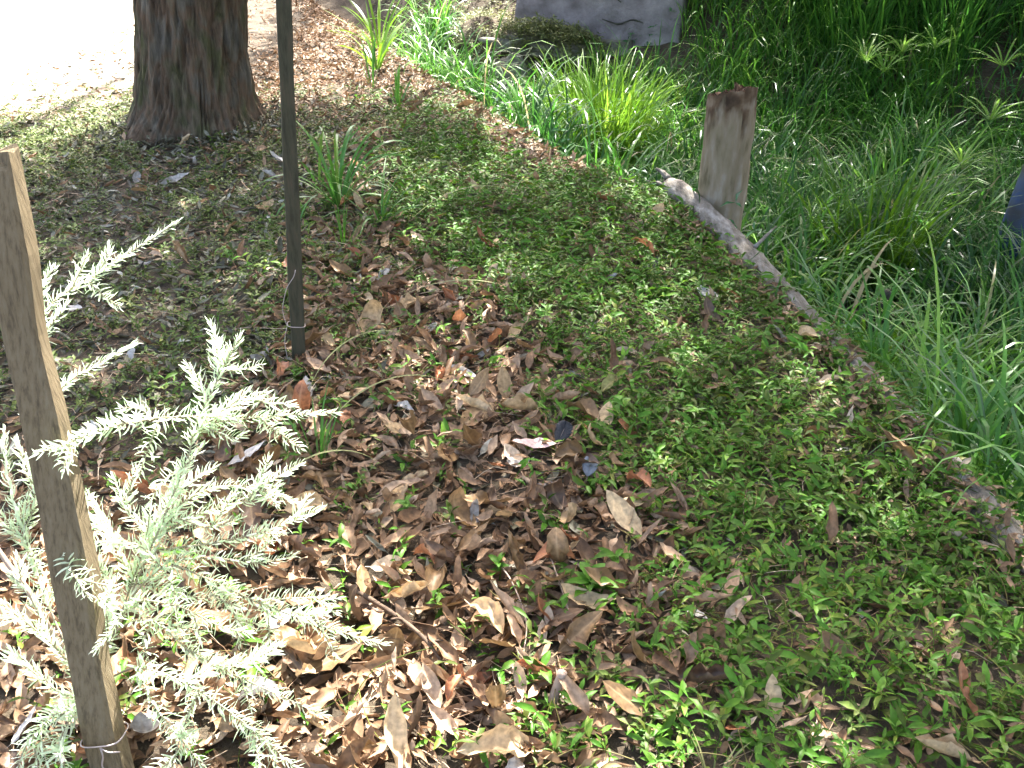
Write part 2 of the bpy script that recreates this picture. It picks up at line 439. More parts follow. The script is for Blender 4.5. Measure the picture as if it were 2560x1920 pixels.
gx_, gy_ = gx_[keep], gy_[keep]
hh = RNG.uniform(3.4, 7.4, len(gx_))
cc = np.stack([gx_ + SXY[0] * hh, gy_ + SXY[1] * hh, hh], -1)
n = 350  # more unseen clusters, added to thin the sun flecks in the gully
ex_, ey_ = RNG.uniform(1.0, 7.5, n), RNG.uniform(2.0, 12.0, n)
ek = lit(ex_, ey_) < .05
eh = RNG.uniform(3.6, 7.2, n)
cc = np.vstack([cc, np.stack([ex_ + SXY[0] * eh, ey_ + SXY[1] * eh, eh], -1)[ek]])
# unseen leaves added overhead to cut the sky light on the lower bank
n = 1500
n = 1000
cc = np.vstack([cc, np.stack([RNG.uniform(.2, 6.5, n), RNG.uniform(-4.5, 3.2, n), RNG.uniform(3.6, 6.8, n)], -1)])
b = Batch()
per = 9
c2 = np.repeat(cc, per, 0) + RNG.normal(0, .10, (len(cc) * per, 3))
lv = np.array([(0, 0, 0), (-.5, .45, .08), (.5, .45, .08), (0, 1, -.05)], float) * (.085, .19, .19)
lt = np.array([(0, 2, 1), (1, 2, 3)])
k = len(c2)
Rm = rotz(RNG.uniform(0, 6.283, k)) @ rotx(RNG.normal(-.3, .5, k)) @ roty(RNG.normal(0, .4, k))
# leaves that would shade a wanted sun patch are mostly left out
g2 = c2[:, :2] - SXY[None] * c2[:, 2:3]
ok = RNG.random(k) > lit(g2[:, 0], g2[:, 1]) ** .5 * .97
b.add(lv, lt, Rm[ok], c2[ok] - np.array([TX, TY, 0]), RNG.random(int(ok.sum())))
obj("shade_crown", b.mesh("shade_crown"), M["canopy"], tree)  # out of view, its gaps shaped to place sun and shade
for (ex, ey, ez, r) in ((2.2, 3.2, 6.0, .12), (4.8, 2.0, 5.4, .11), (3.5, 6.5, 6.2, .12), (-.6, 4.5, 6.4, .10), (6.2, 5.0, 6.0, .10), (.8, 7.5, 6.6, .09)):
    P = smooth_path([(.05, .15, 4.0), (ex * .35, ey * .35, 4.0 + (ez - 4) * .55), (ex, ey, ez)], 14)
    v, t = tube(P, np.linspace(r, .03, 14), 8)
    obj("limb", mesh_from("limb", v, t), M["bark"], tree)

# ------------------------------------------------------------------ leaf shapes
def leaf_shape(L, W, ns=7, nc=5, bend=0.3, cup=.3, twist=.2, wave=.05, seed=0, obov=.95, stalk=.12):
    g = np.random.default_rng(seed)
    t = np.linspace(0, 1, ns)
    w = np.sin(np.pi * np.clip(t, .0, 1) ** obov) ** .75 * .5 * W
    w[0] = .012 * W; w[-1] = .01 * W
    c = np.linspace(-1, 1, nc)
    X = w[:, None] * c[None]
    a = bend * (t - .3)
    yy = np.concatenate([[0], np.cumsum(np.cos((a[1:] + a[:-1]) / 2)) * L / (ns - 1)])
    zc = np.concatenate([[0], np.cumsum(np.sin((a[1:] + a[:-1]) / 2)) * L / (ns - 1)])
    ang = cup * np.abs(c)[None] * (.6 + .8 * g.random((ns, 1)))
    Zl = w[:, None] * np.abs(c)[None] * np.sin(ang) + g.normal(0, wave * W, (ns, nc)) * np.abs(c)[None] * (w[:, None] / (W * .5))
    X = X * np.cos(ang)
    tw = twist * (t - .4)[:, None]
    X2 = X * np.cos(tw) - Zl * np.sin(tw); Z2 = X * np.sin(tw) + Zl * np.cos(tw)
    Y = np.repeat(yy[:, None], nc, 1) + g.normal(0, .012 * L, (ns, nc)) * (w[:, None] / (W * .5))
    V = np.stack([X2, Y, Z2 + zc[:, None]], -1).reshape(-1, 3)
    T = grid_tris(ns, nc)
    cr = np.tile(c, ns)
    if stalk:
        d = .012 * W + .0006
        sv = np.array([(-d, 0, 0), (d, 0, 0), (d * .7, -stalk * L, stalk * L * .3), (-d * .7, -stalk * L, stalk * L * .3)])
        T = np.vstack([T, np.array([(0, 1, 2), (0, 2, 3)]) + len(V)])
        V = np.vstack([V, sv]); cr = np.concatenate([cr, np.zeros(4)])
    return V, T, cr

def in_view(x, y, pad=.25):
    d = .8746 * y + .727
    return (np.abs(x) < .5144 * d + pad)

def cover_zone(x, y):
    """where the green creeping cover grows on the bank: 1 inside, 0 outside"""
    xb = np.interp(y, [1.25, 1.96, 2.65, 3.56, 5.1, 6.5], [.25, .18, .02, -.24, -.75, -1.0])
    wob = (vnoise(x * 2.5 + 9, y * 2.5 + 9, 12) - .5) * .5
    bare = sstep(-.30, -.14, edge_s(x, y) + wob * .25) * sstep(4.5, 5.0, y)      # the bank's crest beyond the log carries only litter
    return sstep(-.16, .2, x - xb + wob) * (1 - sstep(5.2, 6.4, y + wob)) * (1 - bare)

def scatter(n, x0, x1, y0, y1, dens, s_max=.04, s_min=-99):
    x = RNG.uniform(x0, x1, n); y = RNG.uniform(y0, y1, n)
    s = edge_s(x, y)
    k = in_view(x, y, .42) & (s < s_max) & (s > s_min) & (RNG.random(n) < dens(x, y))
    return x[k], y[k]

def lay(batch, shapes, x, y, zoff, tint, tilt=.35, size=(.8, 1.25)):
    """lay leaf shapes on the ground at random headings and tilts"""
    pick = RNG.integers(0, len(shapes), len(x))
    for i, (v, t, c) in enumerate(shapes):
        m = pick == i
        k = int(m.sum())
        if not k: continue
        Rm = rotz(RNG.uniform(0, 6.283, k)) @ rotx(RNG.normal(0, tilt, k)) @ roty(RNG.normal(0, tilt, k)) * RNG.uniform(*size, k)[:, None, None]
        z = height(x[m], y[m]) + zoff[m]
        batch.add(v, t, Rm, np.stack([x[m], y[m], z], -1), tint[m], c)

# ------------------------------------------------------------------ leaf litter that nobody could count
small = [leaf_shape(L, L * w, 5, 3, be, cu, tw, .06, i) for i, (L, w, be, cu, tw) in enumerate([
    (.05, .40, .6, .5, .4), (.06, .34, -.5, .7, .6), (.042, .5, .9, .4, .2), (.07, .3, .4, .9, -.5), (.05, .45, -.8, .5, .3), (.035, .55, .3, .6, .7), (.065, .36, 1.1, .8, .8)])]
def dens_brown(x, y):
    cz = cover_zone(x, y)
    left = sstep(-.85, -.55, x + .04 * y)          # the big-leaf drift starts to the right of the thin stake
    far = sstep(5.4, 6.2, y)
    ridge = np.exp(-(edge_s(x, y) / .16) ** 2) * sstep(4.6, 5.2, y)
    near = 1 - sstep(1.9, 2.6, y)
    return np.clip(.85 * left * (1 - cz) * (1 - far) + .36 * cz + .9 * far * sstep(-2.0, -1.6, x) + ridge + .8 * near * (1 - cz) + .12, 0, 1)
x, y = scatter(66000, -3.4, 1.5, 1.0, 11.4, dens_brown, .12)
b = Batch()
lay(b, small, x, y, RNG.uniform(0, .018, len(x)), RNG.beta(2, 2.2, len(x)), .4, (.6, 1.25))
o = obj("leaf_litter", b.mesh("leaf_litter"), M["litter"])
tag(o, "small brown dead leaves and fragments strewn over the bank", "leaf litter", kind="stuff")

medium = [leaf_shape(L, L * w, 7, 5, be, cu, tw, .075, 40 + i, .9, .12) for i, (L, w, be, cu, tw) in enumerate([
    (.10, .40, .6, .5, .4), (.11, .34, -.7, .7, .9), (.085, .5, 1.4, .5, .2), (.12, .32, .5, 1.0, -.7), (.09, .45, -1.0, .6, .3), (.10, .42, 1.9, .6, .7), (.095, .38, .3, 1.2, .3), (.08, .55, 1.0, .9, 1.1)])]
def dens_medium(x, y):
    cz = cover_zone(x, y)
    left = sstep(-.85, -.55, x + .04 * y)
    near = 1 - sstep(1.8, 2.4, y)
    return np.clip((left * (1 - .97 * cz) * (1 - .5 * sstep(3.2, 4.4, y)) + near * (1 - cz)) * (.45 + .8 * vnoise(x * 4, y * 4, 23)) + .03, 0, 1)
x, y = scatter(9500, -1.9, 1.2, 1.05, 5.6, dens_medium)
b = Batch()
lay(b, medium, x, y, RNG.uniform(.0, .03, len(x)), RNG.beta(2.2, 2.0, len(x)), .42, (.55, 1.1))
o = obj("leaf_litter", b.mesh("big_leaf_litter"), M["litter"])
tag(o, "deep drift of crumpled brown dead leaves down the middle of the bank", "leaf litter", kind="stuff")

def dens_grey(x, y):
    return np.clip((1 - sstep(-.75, -.35, x)) * sstep(2.0, 2.6, y) * (1 - sstep(5.6, 6.4, y)) * (.55 + .6 * vnoise(x * 3, y * 3, 21)) + .15, 0, 1)
x, y = scatter(21000, -3.3, 1.2, 1.6, 7.6, dens_grey)
b = Batch()
lay(b, small, x, y, RNG.uniform(0, .014, len(x)), RNG.beta(2, 2.2, len(x)), .3, (.6, 1.35))
o = obj("leaf_litter", b.mesh("grey_leaf_litter"), M["grey_litter"])
tag(o, "small grey weathered leaf fragments in the shade before the tree", "leaf litter", kind="stuff")

# leaves and bits banked up round the foot of the trunk
n = 900
a = RNG.uniform(0, 6.283, n); r = .36 + np.abs(RNG.normal(0, .10, n))
bl = Batch()
lay(bl, small, TX + np.cos(a) * r, TY + np.sin(a) * r, RNG.uniform(0, .05, n) * np.clip(1.6 - (r - .36) * 8, .1, 1), RNG.beta(2, 2.2, n), .5, (.5, 1.1))
o = obj("leaf_litter", bl.mesh("trunk_leaf_litter"), M["grey_litter"])
tag(o, "weathered leaf bits banked round the foot of the tree trunk", "leaf litter", kind="stuff")

# fine dry stalks and bits of twig
n = 2600
x, y = scatter(n, -2.6, 1.2, 1.0, 6.0, lambda a, c: np.clip(1.0 - .55 * sstep(2.5, 5, c), 0, 1))
b = Batch()
for i in range(len(x)):
    L = RNG.uniform(.04, .16); a = RNG.uniform(0, 6.283); d = np.array([math.cos(a), math.sin(a), RNG.normal(0, .15)])
    p0 = np.array([x[i], y[i], float(height(x[i], y[i])) + RNG.uniform(.005, .03)])
    mid = p0 + d * L * .5 + np.array([RNG.normal(0, .012), RNG.normal(0, .012), RNG.uniform(0, .02)])
    v, t = tube(smooth_path([p0, mid, p0 + d * L], 4), RNG.uniform(.0006, .0013), 3, False)
    b.raw(v, t, RNG.uniform(.3, 1))
o = obj("dry_stalk_litter", b.mesh("dry_stalk_litter"), M["litter"])
tag(o, "thin dry stalks and twig bits scattered through the leaf litter", "leaf litter", kind="stuff")

# ------------------------------------------------------------------ creeping ground cover
def sprig(seed, nl, L0, L1, h, ns=4, stalk=.06):
    g = np.random.default_rng(seed)
    VV, TT, CC, OO, n = [], [], [], [], 0
    top = np.array([g.normal(0, .4) * h, g.normal(0, .4) * h, h])
    st = smooth_path([(0, 0, -.01), top * .5 + np.array([g.normal(0, .006), g.normal(0, .006), 0]), top], 4)
    if ns > 3:
      v, t = tube(st, .0007, 3, False)
      VV.append(v); TT.append(t); CC.append(np.zeros(len(v))); OO.append(np.full(len(v), .1)); n += len(v)
    az0 = g.uniform(0, 6.28)
    for i in range(nl):
        f = .35 + .65 * (i + .5) / nl
        L = g.uniform(L0, L1)
        v, t, c = leaf_shape(L, L * g.uniform(.24, .36) * (1.2 if ns == 3 else 1), ns, 3, g.uniform(-1.5, -.2), .35, g.normal(0, .3), .02, seed * 17 + i, .8, stalk)
        az = az0 + i * 2.4 + g.normal(0, .3)
        Rm = (rotz(np.array([az])) @ rotx(np.array([g.uniform(-.1, .6)])) @ roty(np.array([g.normal(0, .3)])))[0]
        v = v @ Rm.T + st[min(3, int(f * 3.99))]
        VV.append(v); TT.append(t + n); CC.append(c); OO.append(np.full(len(v), g.normal(0, .16))); n += len(v)
    return np.vstack(VV), np.vstack(TT), np.concatenate(CC), np.concatenate(OO)
def plant(batch, sprigs, x, y, tint, size=(.7, 1.2), tilt=.2, zoff=0.0):
    pick = RNG.integers(0, len(sprigs), len(x))
    for i, (v, t, c, off) in enumerate(sprigs):
        m = pick == i; k = int(m.sum())
        if not k: continue
        Rm = rotz(RNG.uniform(0, 6.283, k)) @ rotx(RNG.normal(0, tilt, k)) @ roty(RNG.normal(0, tilt, k)) * RNG.uniform(*size, k)[:, None, None]
        batch.add(v, t, Rm, np.stack([x[m], y[m], height(x[m], y[m]) + zoff], -1), tint[m], c)
        batch.A[-1] = np.clip(batch.A[-1] + np.tile(off, k), 0, 1)
cover_sprigs = [sprig(100 + i, int(RNG.integers(4, 7)), .024, .048, RNG.uniform(.02, .07)) for i in range(14)]
def dens_cover(x, y):
    cz = cover_zone(x, y)
    patch = sstep(.28, .62, vnoise(x * 3.2 + 3, y * 3.2 + 3, 31) + .25 * vnoise(x * 9, y * 9, 32))
    sparse = .07 * (x > -1.1)
    low = 1 - .4 * (1 - sstep(1.5, 2.3, y))                     # thinner towards the foot of the bank
    return np.clip(cz * (.45 + .55 * patch) * low + sparse, 0, 1)
x, y = scatter(29000, -1.6, 1.45, 1.0, 6.6, dens_cover, .10)
b = Batch()
tn = np.clip(RNG.normal(.46, .2, len(x)) + (vnoise(x * 4, y * 4, 33) - .5) * .35, 0, 1)
plant(b, cover_sprigs, x, y, tn, (.5, 1.22))
# runners joining the sprigs
for i in range(900):
    j = int(RNG.integers(0, len(x)))
    a = RNG.uniform(0, 6.283); L = RNG.uniform(.08, .26)
    q = np.array([[x[j] + math.cos(a + .25 * math.sin(5 * f)) * L * f, y[j] + math.sin(a + .25 * math.sin(5 * f)) * L * f, 0] for f in (0, .33, .66, 1)])
    q[:, 2] = height(q[:, 0], q[:, 1]) + RNG.uniform(.012, .05, 4)
    v, t = tube(smooth_path(q, 7), .0011, 3, False)
    b.raw(v, t, RNG.choice((.05, .95, .99)))
o = obj("ground_cover", b.mesh("ground_cover"), M["cover"])
tag(o, "low green creeping plants with pointed leaves carpeting the bank beside the log", "ground cover", kind="stuff")

olive_sprigs = [sprig(200 + i, int(RNG.integers(4, 8)), .016, .036, RNG.uniform(.01, .035), 3, 0) for i in range(10)]
def dens_olive(x, y):
    return np.clip((1 - sstep(-.5, .0, x)) * sstep(1.8, 2.6, y) * (1 - sstep(5.8, 7, y)) * (.5 + .8 * sstep(.35, .65, vnoise(x * 4 + 7, y * 4, 41))) + .5 * cover_zone(x, y), 0, 1)
x, y = scatter(25000, -3.3, 1.2, 1.3, 7.0, dens_olive)
b = Batch()
plant(b, olive_sprigs, x, y, np.clip(RNG.normal(.45, .2, len(x)), 0, 1), (.7, 1.3))
# weeds along the sunny edge of the path
x, y = scatter(2600, -4.5, -2.0, 4.6, 7.4, lambda a, c: np.clip(1.1 - abs(c - 5.4) * .7, 0, 1))
plant(b, olive_sprigs, x, y, np.clip(RNG.normal(.65, .2, len(x)), 0, 1), (.9, 1.5))
o = obj("ground_cover", b.mesh("olive_ground_cover"), M["olive"])
tag(o, "tiny olive green weeds in the shaded ground before the tree", "ground cover", kind="stuff")

# ------------------------------------------------------------------ grasses
def blades(base, az, length, width, lean, droop, stations=7, seed=0, twist=.5, power=1.6):
    n = len(az)
    t = np.linspace(0, 1, stations)
    th_ = lean[:, None] + droop[:, None] * t[None] ** power
    mid = (th_[:, 1:] + th_[:, :-1]) / 2
    ds = length[:, None] / (stations - 1)
    hx = np.concatenate([np.zeros((n, 1)), np.cumsum(np.sin(mid) * ds, 1)], 1)
    hz = np.concatenate([np.zeros((n, 1)), np.cumsum(np.cos(mid) * ds, 1)], 1)
    dirv = np.stack([np.cos(az), np.sin(az), 0 * az], -1)
    side = np.stack([-np.sin(az), np.cos(az), 0 * az], -1)
    c = base[:, None, :] + dirv[:, None, :] * hx[..., None]
    c[..., 2] += hz
    w = width[:, None] * .5 * np.clip(.55 + 1.2 * t - 1.75 * t ** 3.2, .04, 1)[None]
    g = np.random.default_rng(seed)
    ta = g.normal(0, twist, n)[:, None] * t[None]
    up = np.stack([-np.cos(th_)[..., None] * dirv[:, None, :], ], 0)[0]
    up[..., 2] = np.sin(th_)
    sv = side[:, None, :] * np.cos(ta)[..., None] + up * np.sin(ta)[..., None]
    V = np.stack([c - sv * w[..., None], c + sv * w[..., None]], 2).reshape(-1, 3)
    T1 = grid_tris(stations, 2)
    T = (T1[None] + (np.arange(n) * stations * 2)[:, None, None]).reshape(-1, 3)
    return V, T, stations * 2

def tussock_mesh(name, n, rx, ry, L, W, seed, lean=(.05, .35), droop=(.5, 1.8), tint=(.45, .2), stations=7, loc=None):
    g = np.random.default_rng(seed)
    a = g.uniform(0, 6.283, n); r = np.sqrt(g.random(n))
    base = np.stack([np.cos(a) * r * rx, np.sin(a) * r * ry, np.zeros(n)], -1)
    if loc is not None:
        base[:, 2] = height(base[:, 0] + loc[0], base[:, 1] + loc[1]) - loc[2]
    az = a + g.normal(0, .7, n)
    ln = g.uniform(*lean, n) * (.4 + .9 * r)
    V, T, k = blades(base, az, L * 1.12 * g.uniform(.5, 1.15, n), W * 1.1 * g.uniform(.6, 1.15, n), ln, g.uniform(*droop, n) * 1.15, stations, seed, .35, 2.1)
    return mesh_from(name, V, T, np.repeat(np.clip(g.normal(*tint, n), 0, .99), k))

def tussock(x, y, n, r, L, label, matk="grass", W=.011, seed=0, lean=(.05, .4), droop=(.5, 1.9), tint=(.45, .2), group="grass tussocks in the gully", name="grass_tussock", ry=None):
    z = float(height(x, y))
    o = obj(name, tussock_mesh(name, n, r, ry or r, L, W, seed + int(x * 1000) + int(y * 77), lean, droop, tint, 8, (x, y, z)), M[matk])
    o.location = (x, y, z)
    return tag(o, label, "grass", group)

tussock(.64, 7.15, 950, .34, .74, "tall sunlit yellow-green grass clump glowing in front of the concrete wall", "bright_grass", .013, 1, (.03, .28), (.25, 1.5), (.5, .22), ry=.55)
tussock(-.34, 8.0, 150, .2, .28, "fresh green grass clump just before the pale boulder", "bright_grass", .010, 3, tint=(.3, .2))
tussock(-.52, 8.6, 150, .24, .46, "small bluish green tuft at the head of the gully by the bright sandy gap", "grass", .009, 4, tint=(.7, .15))
tussock(1.25, 7.6, 200, .28, .62, "dark tussock growing between the glowing clump and the broken post", "grass", .010, 5, tint=(.5, .2))
tussock(1.52, 5.35, 210, .26, .66, "arching tussock rising just behind the broken post's foot", "grass", .012, 6)
tussock(1.42, 4.72, 150, .20, .55, "grass tuft leaning out beside the middle of the fallen log", "grass", .013, 7, tint=(.75, .12))
tussock(1.92, 4.95, 190, .24, .74, "upright yellow-green tussock above the dark hollow beside the log", "bright_grass", .014, 8, (.03, .3), (.3, 1.4), (.15, .15))
tussock(2.22, 5.75, 230, .30, .72, "broad pale-tipped arching tussock in the middle of the gully", "grass", .012, 9, droop=(1.0, 2.3), tint=(.7, .15))
tussock(2.35, 4.35, 180, .26, .55, "dense dark tussock at the edge of the picture below the blue pole", "grass", .012, 10, tint=(.4, .15))
tussock(1.60, 3.55, 160, .20, .60, "bright-bladed tuft beside the lower end of the log, under the hollow", "bright_grass", .013, 11, (.05, .45), (.4, 1.5), (.2, .15))
tussock(1.98, 3.75, 170, .24, .66, "long drooping tussock hanging over the gully's lowest corner", "grass", .012, 12, droop=(1.1, 2.2), tint=(.6, .2))
tussock(1.82, 3.05, 150, .2, .6, "narrow green tuft nearest the log's buried end", "grass", .012, 13, tint=(.72, .12))
tussock(2.05, 7.45, 220, .30, .66, "soft feathery tussock behind the broken post by the fern", "grass", .009, 14, droop=(.9, 2.2), tint=(.55, .2))
tussock(2.75, 6.55, 220, .30, .7, "drooping tussock under the umbrella sedges", "grass", .011, 15, droop=(1.0, 2.3), tint=(.6, .2))
tussock(2.75, 8.25, 260, .34, .85, "tall dark grass stand high on the far slope", "grass", .013, 16, (.03, .25), (.2, 1.3), (.4, .2))
tussock(3.35, 8.0, 240, .34, .8, "tall grass stand at the top corner of the far slope", "grass", .013, 17, (.03, .3), (.3, 1.5), (.35, .2))

tussock(1.15, 8.15, 170, .24, .34, "arching dark tussock at the foot of the concrete wall", "grass", .010, 18, droop=(1.0, 2.3), tint=(.6, .2))
tussock(-.05, 7.40, 150, .22, .34, "green tuft spilling over the bank crest below the pale boulder", "bright_grass", .010, 19, tint=(.2, .2))

# the mass of grass between them
def grass_mass():
    xs, ys = [], []
    n = 8600
    x = RNG.uniform(-.9, 5.6, n); y = RNG.uniform(.6, 9.6, n)
    s = edge_s(x, y)
    k = in_view(x, y, 1.25) & (s > .16)
    k &= ~((x > -.6) & (x < .75) & (y > 8.4)) & ~((x > .5) & (x < 1.45) & (y > 8.35))                       # wall, ledge and mossy slope
    k &= ~(np.hypot((x - 1.58) / 1.1, y - 4.05) < .5)               # the dark hollow beside the log
    k &= ~(np.hypot(x - 2.2, (y - 7.0)) < .22) & ~(np.hypot(x - 1.12, y - 4.1) < .32) & ~((x > -.35) & (x < .6) & (y > 7.9))
    k &= RNG.random(n) < np.clip(-.05 + 1.7 * vnoise(x * 2.2, y * 2.2, 51), .05, 1)
    x, y = x[k], y[k]
    per = 8
    bx_ = np.repeat(x, per) + RNG.normal(0, .045, len(x) * per); by_ = np.repeat(y, per) + RNG.normal(0, .045, len(x) * per)
    m = len(bx_)
    base = np.stack([bx_, by_, height(bx_, by_)], -1)
    L = np.repeat(RNG.uniform(.36, .82, len(x)), per) * RNG.uniform(.6, 1.1, m)
    tint = np.repeat(RNG.normal(.40, .18, len(x)) + (vnoise(x * 1.3, y * 1.3, 52) - .5) * .6, per) + RNG.normal(0, .12, m)
    tint = np.where(RNG.random(m) < .012, 1.0, np.minimum(tint, .95))
    V, T, kk = blades(base, RNG.uniform(0, 6.283, m), L, RNG.uniform(.007, .0155, m), RNG.uniform(.05, .5, m), RNG.uniform(.9, 2.9, m), 8, 5, .3, 2.2)
    return mesh_from("gully_grass", V, T, np.repeat(np.clip(tint, 0, 1), kk))
o = obj("gully_grass", grass_mass(), M["grass"])
tag(o, "mass of arching dark green grass filling the gully", "grass", kind="stuff")

# leafy undergrowth in the gully and on the far slope
under_sprigs = [sprig(300 + i, int(RNG.integers(6, 10)), .03, .06, RNG.uniform(.08, .2), 3, 0) for i in range(10)]
x, y = scatter(5200, -.6, 4.8, 2.4, 9.8, lambda a, c: np.clip(.25 + .9 * vnoise(a * 1.8, c * 1.8, 61), 0, 1), 99, .12)
k = ~((x > -.5) & (x < .85) & (y > 8.4)) & ~((x > .5) & (x < 1.5) & (y > 8.85)) & ~(np.hypot((x - 1.62) / 1.1, y - 4.05) < .3)
b = Batch()
plant(b, under_sprigs, x[k], y[k], np.clip(RNG.normal(.45, .2, int(k.sum())), 0, 1), (.7, 1.4), .3)
o = obj("undergrowth", b.mesh("undergrowth"), M["undergrowth"])
tag(o, "dark leafy weeds growing low among the gully grass", "undergrowth", kind="stuff")

# low mossy plants on the slope left of the wall
moss_sprigs = [sprig(400 + i, int(RNG.integers(6, 10)), .016, .034, RNG.uniform(.02, .06), 3, 0) for i in range(8)]
x, y = scatter(3200, -1.4, 1.0, 8.1, 10.8, lambda a, c: np.clip(.3 + .9 * vnoise(a * 3, c * 3, 71), 0, 1) * (a < .55 + (9.3 - c) * .55), 99, .05)
b = Batch()
plant(b, moss_sprigs, x, y, np.clip(RNG.normal(.5, .2, len(x)), 0, 1), (.9, 1.6), .3)
o = obj("slope_cover", b.mesh("slope_cover"), M["moss"])
tag(o, "low yellowish green plants covering the sunny slope beside the concrete wall", "ground cover", kind="stuff")

# ------------------------------------------------------------------ concrete wall, ledge and boulder
def rough_box(x0, x1, y0, y1, z0, z1, step, amp, seed, shear=0.0):
    """a block with weathered, uneven faces (subdivided box, vertices shared along the edges)"""
    import bmesh
    bm = bmesh.new()
    bmesh.ops.create_cube(bm, size=1)
    cuts = max(2, int(max(x1 - x0, y1 - y0, z1 - z0) / step))
    bmesh.ops.subdivide_edges(bm, edges=bm.edges[:], cuts=cuts, use_grid_fill=True)
    bmesh.ops.triangulate(bm, faces=bm.faces[:])
    P = np.array([v.co for v in bm.verts]); T = np.array([[v.index for v in f.verts] for f in bm.faces])
    bm.free()
    P = P / (1 + .0 * P)
    Q = np.stack([x0 + (P[:, 0] + .5) * (x1 - x0), y0 + (P[:, 1] + .5) * (y1 - y0), z0 + (P[:, 2] + .5) * (z1 - z0)], -1)
    f1 = vnoise(Q[:, 0] * 3 + Q[:, 1] * 2 + 50, Q[:, 2] * 3 + Q[:, 1] + 50, seed) - .5
    f2 = vnoise(Q[:, 0] * 11 + Q[:, 1] * 7 + 50, Q[:, 2] * 11 + 50, seed + 1) - .5
    f3 = vnoise(Q[:, 0] * 9 + 20, Q[:, 2] * 9 + Q[:, 1] * 8 + 20, seed + 2) - .5
    Q[:, 1] += f1 * amp * 1.6 + f2 * amp * .7
    Q[:, 0] += f3 * amp
    Q[:, 2] += f2 * amp
    Q[:, 1] += (Q[:, 2] - z0) * shear
    return Q, T
wall = empty("concrete_wall", (.78, 8.84, -.2), "weathered purplish grey concrete wall across the head of the gully", "wall")
wall["kind"] = "thing"
wall.rotation_euler = (0, 0, -.34)
Q, T = rough_box(-.85, .62, 0, .32, -.35, 1.6, .04, .04, 80, .2)
obj("face_slab", mesh_from("face_slab", Q, T), M["concrete"], wall)
Q, T = rough_box(-.35, .25, -.10, .05, -.30, .13, .03, .05, 84, .3)
obj("footing", mesh_from("footing", Q, T), M["rock"], wall)
for (pts) in ([(-.28, .55), (-.12, .47), (.02, .48), (.1, .44)], [(-.05, .30), (.10, .27), (.22, .31), (.33, .28)], [(.3, .7), (.38, .62), (.36, .5)]):
    P = smooth_path([(a, .07 + c * .2 - .012, c) for a, c in pts], 12)
    v, t = tube(P, .005 + .003 * np.sin(np.linspace(0, 3.1, 12)), 5, True, .4, 3)
    obj("crack", mesh_from("crack", v, t), M["dark_rock"], wall)

def boulder(name, loc, size, seed, matk, label, cat, amp=.35, flat=.0):
    import bmesh
    bm = bmesh.new()
    bmesh.ops.create_icosphere(bm, subdivisions=4, radius=1)
    P = np.array([v.co for v in bm.verts]); T = np.array([[v.index for v in f.verts] for f in bm.faces]); bm.free()
    d = 1 + amp * (vnoise(P[:, 0] * 1.6 + P[:, 2] + 9, P[:, 1] * 1.6 + 9, seed) - .5) + amp * .4 * (vnoise(P[:, 0] * 5 + 9, P[:, 2] * 5 + P[:, 1] * 4 + 19, seed + 1) - .5)
    Q = P * d[:, None]
    Q = np.sign(Q) * np.abs(Q) ** (1 - flat)
    o = obj(name, mesh_from(name, Q * np.array(size), T), M[matk])
    o.location = loc
    return tag(o, label, cat)
boulder("boulder", (.0, 8.52, -.30), (.11, .10, .17), 90, "rock", "pale sunlit boulder at the foot of the mossy slope", "rock", 1.1, .15)
ledge = boulder("rock_ledge", (.34, 8.80, -.12), (.40, .18, .07), 93, "rock", "low mossy rock ledge jutting over a dark hollow below the wall", "rock", 1.2, .05)
ledge.rotation_euler = (.15, .16, .1)
boulder("rock", (.48, 8.84, -.36), (.34, .12, .17), 95, "dark_rock", "dark rock in the hollow under the ledge", "rock", .9, .1)  # coloured darker than the ledge and boulder

# moss and small leaves on the ledge, hanging over its front
n = 800
a = RNG.uniform(0, 6.283, n); r = np.sqrt(RNG.random(n)) * 1.06
x = .34 + np.cos(a) * r * .46; y = 8.82 + np.sin(a) * r * .24
zt = -.10 - .16 * (x - .36) + .11 * np.sqrt(np.clip(1.13 - r ** 2, 0, 2)) - .09 * (r > .9) * RNG.random(n)
b = Batch()
pick = RNG.integers(0, len(moss_sprigs), n)
for i, (v, t, c, off) in enumerate(moss_sprigs):
    m = pick == i; k = int(m.sum())
    Rm = rotz(RNG.uniform(0, 6.283, k)) @ rotx(RNG.normal(0, .5, k)) * RNG.uniform(1.1, 2.0, k)[:, None, None]
    b.add(v, t, Rm, np.stack([x[m], y[m], zt[m]], -1), np.clip(RNG.normal(.4, .22, k), 0, 1), c)
o = obj("ledge_moss", b.mesh("ledge_moss"), M["moss"])
tag(o, "olive moss and small leaves draped over the rock ledge", "moss", kind="stuff")

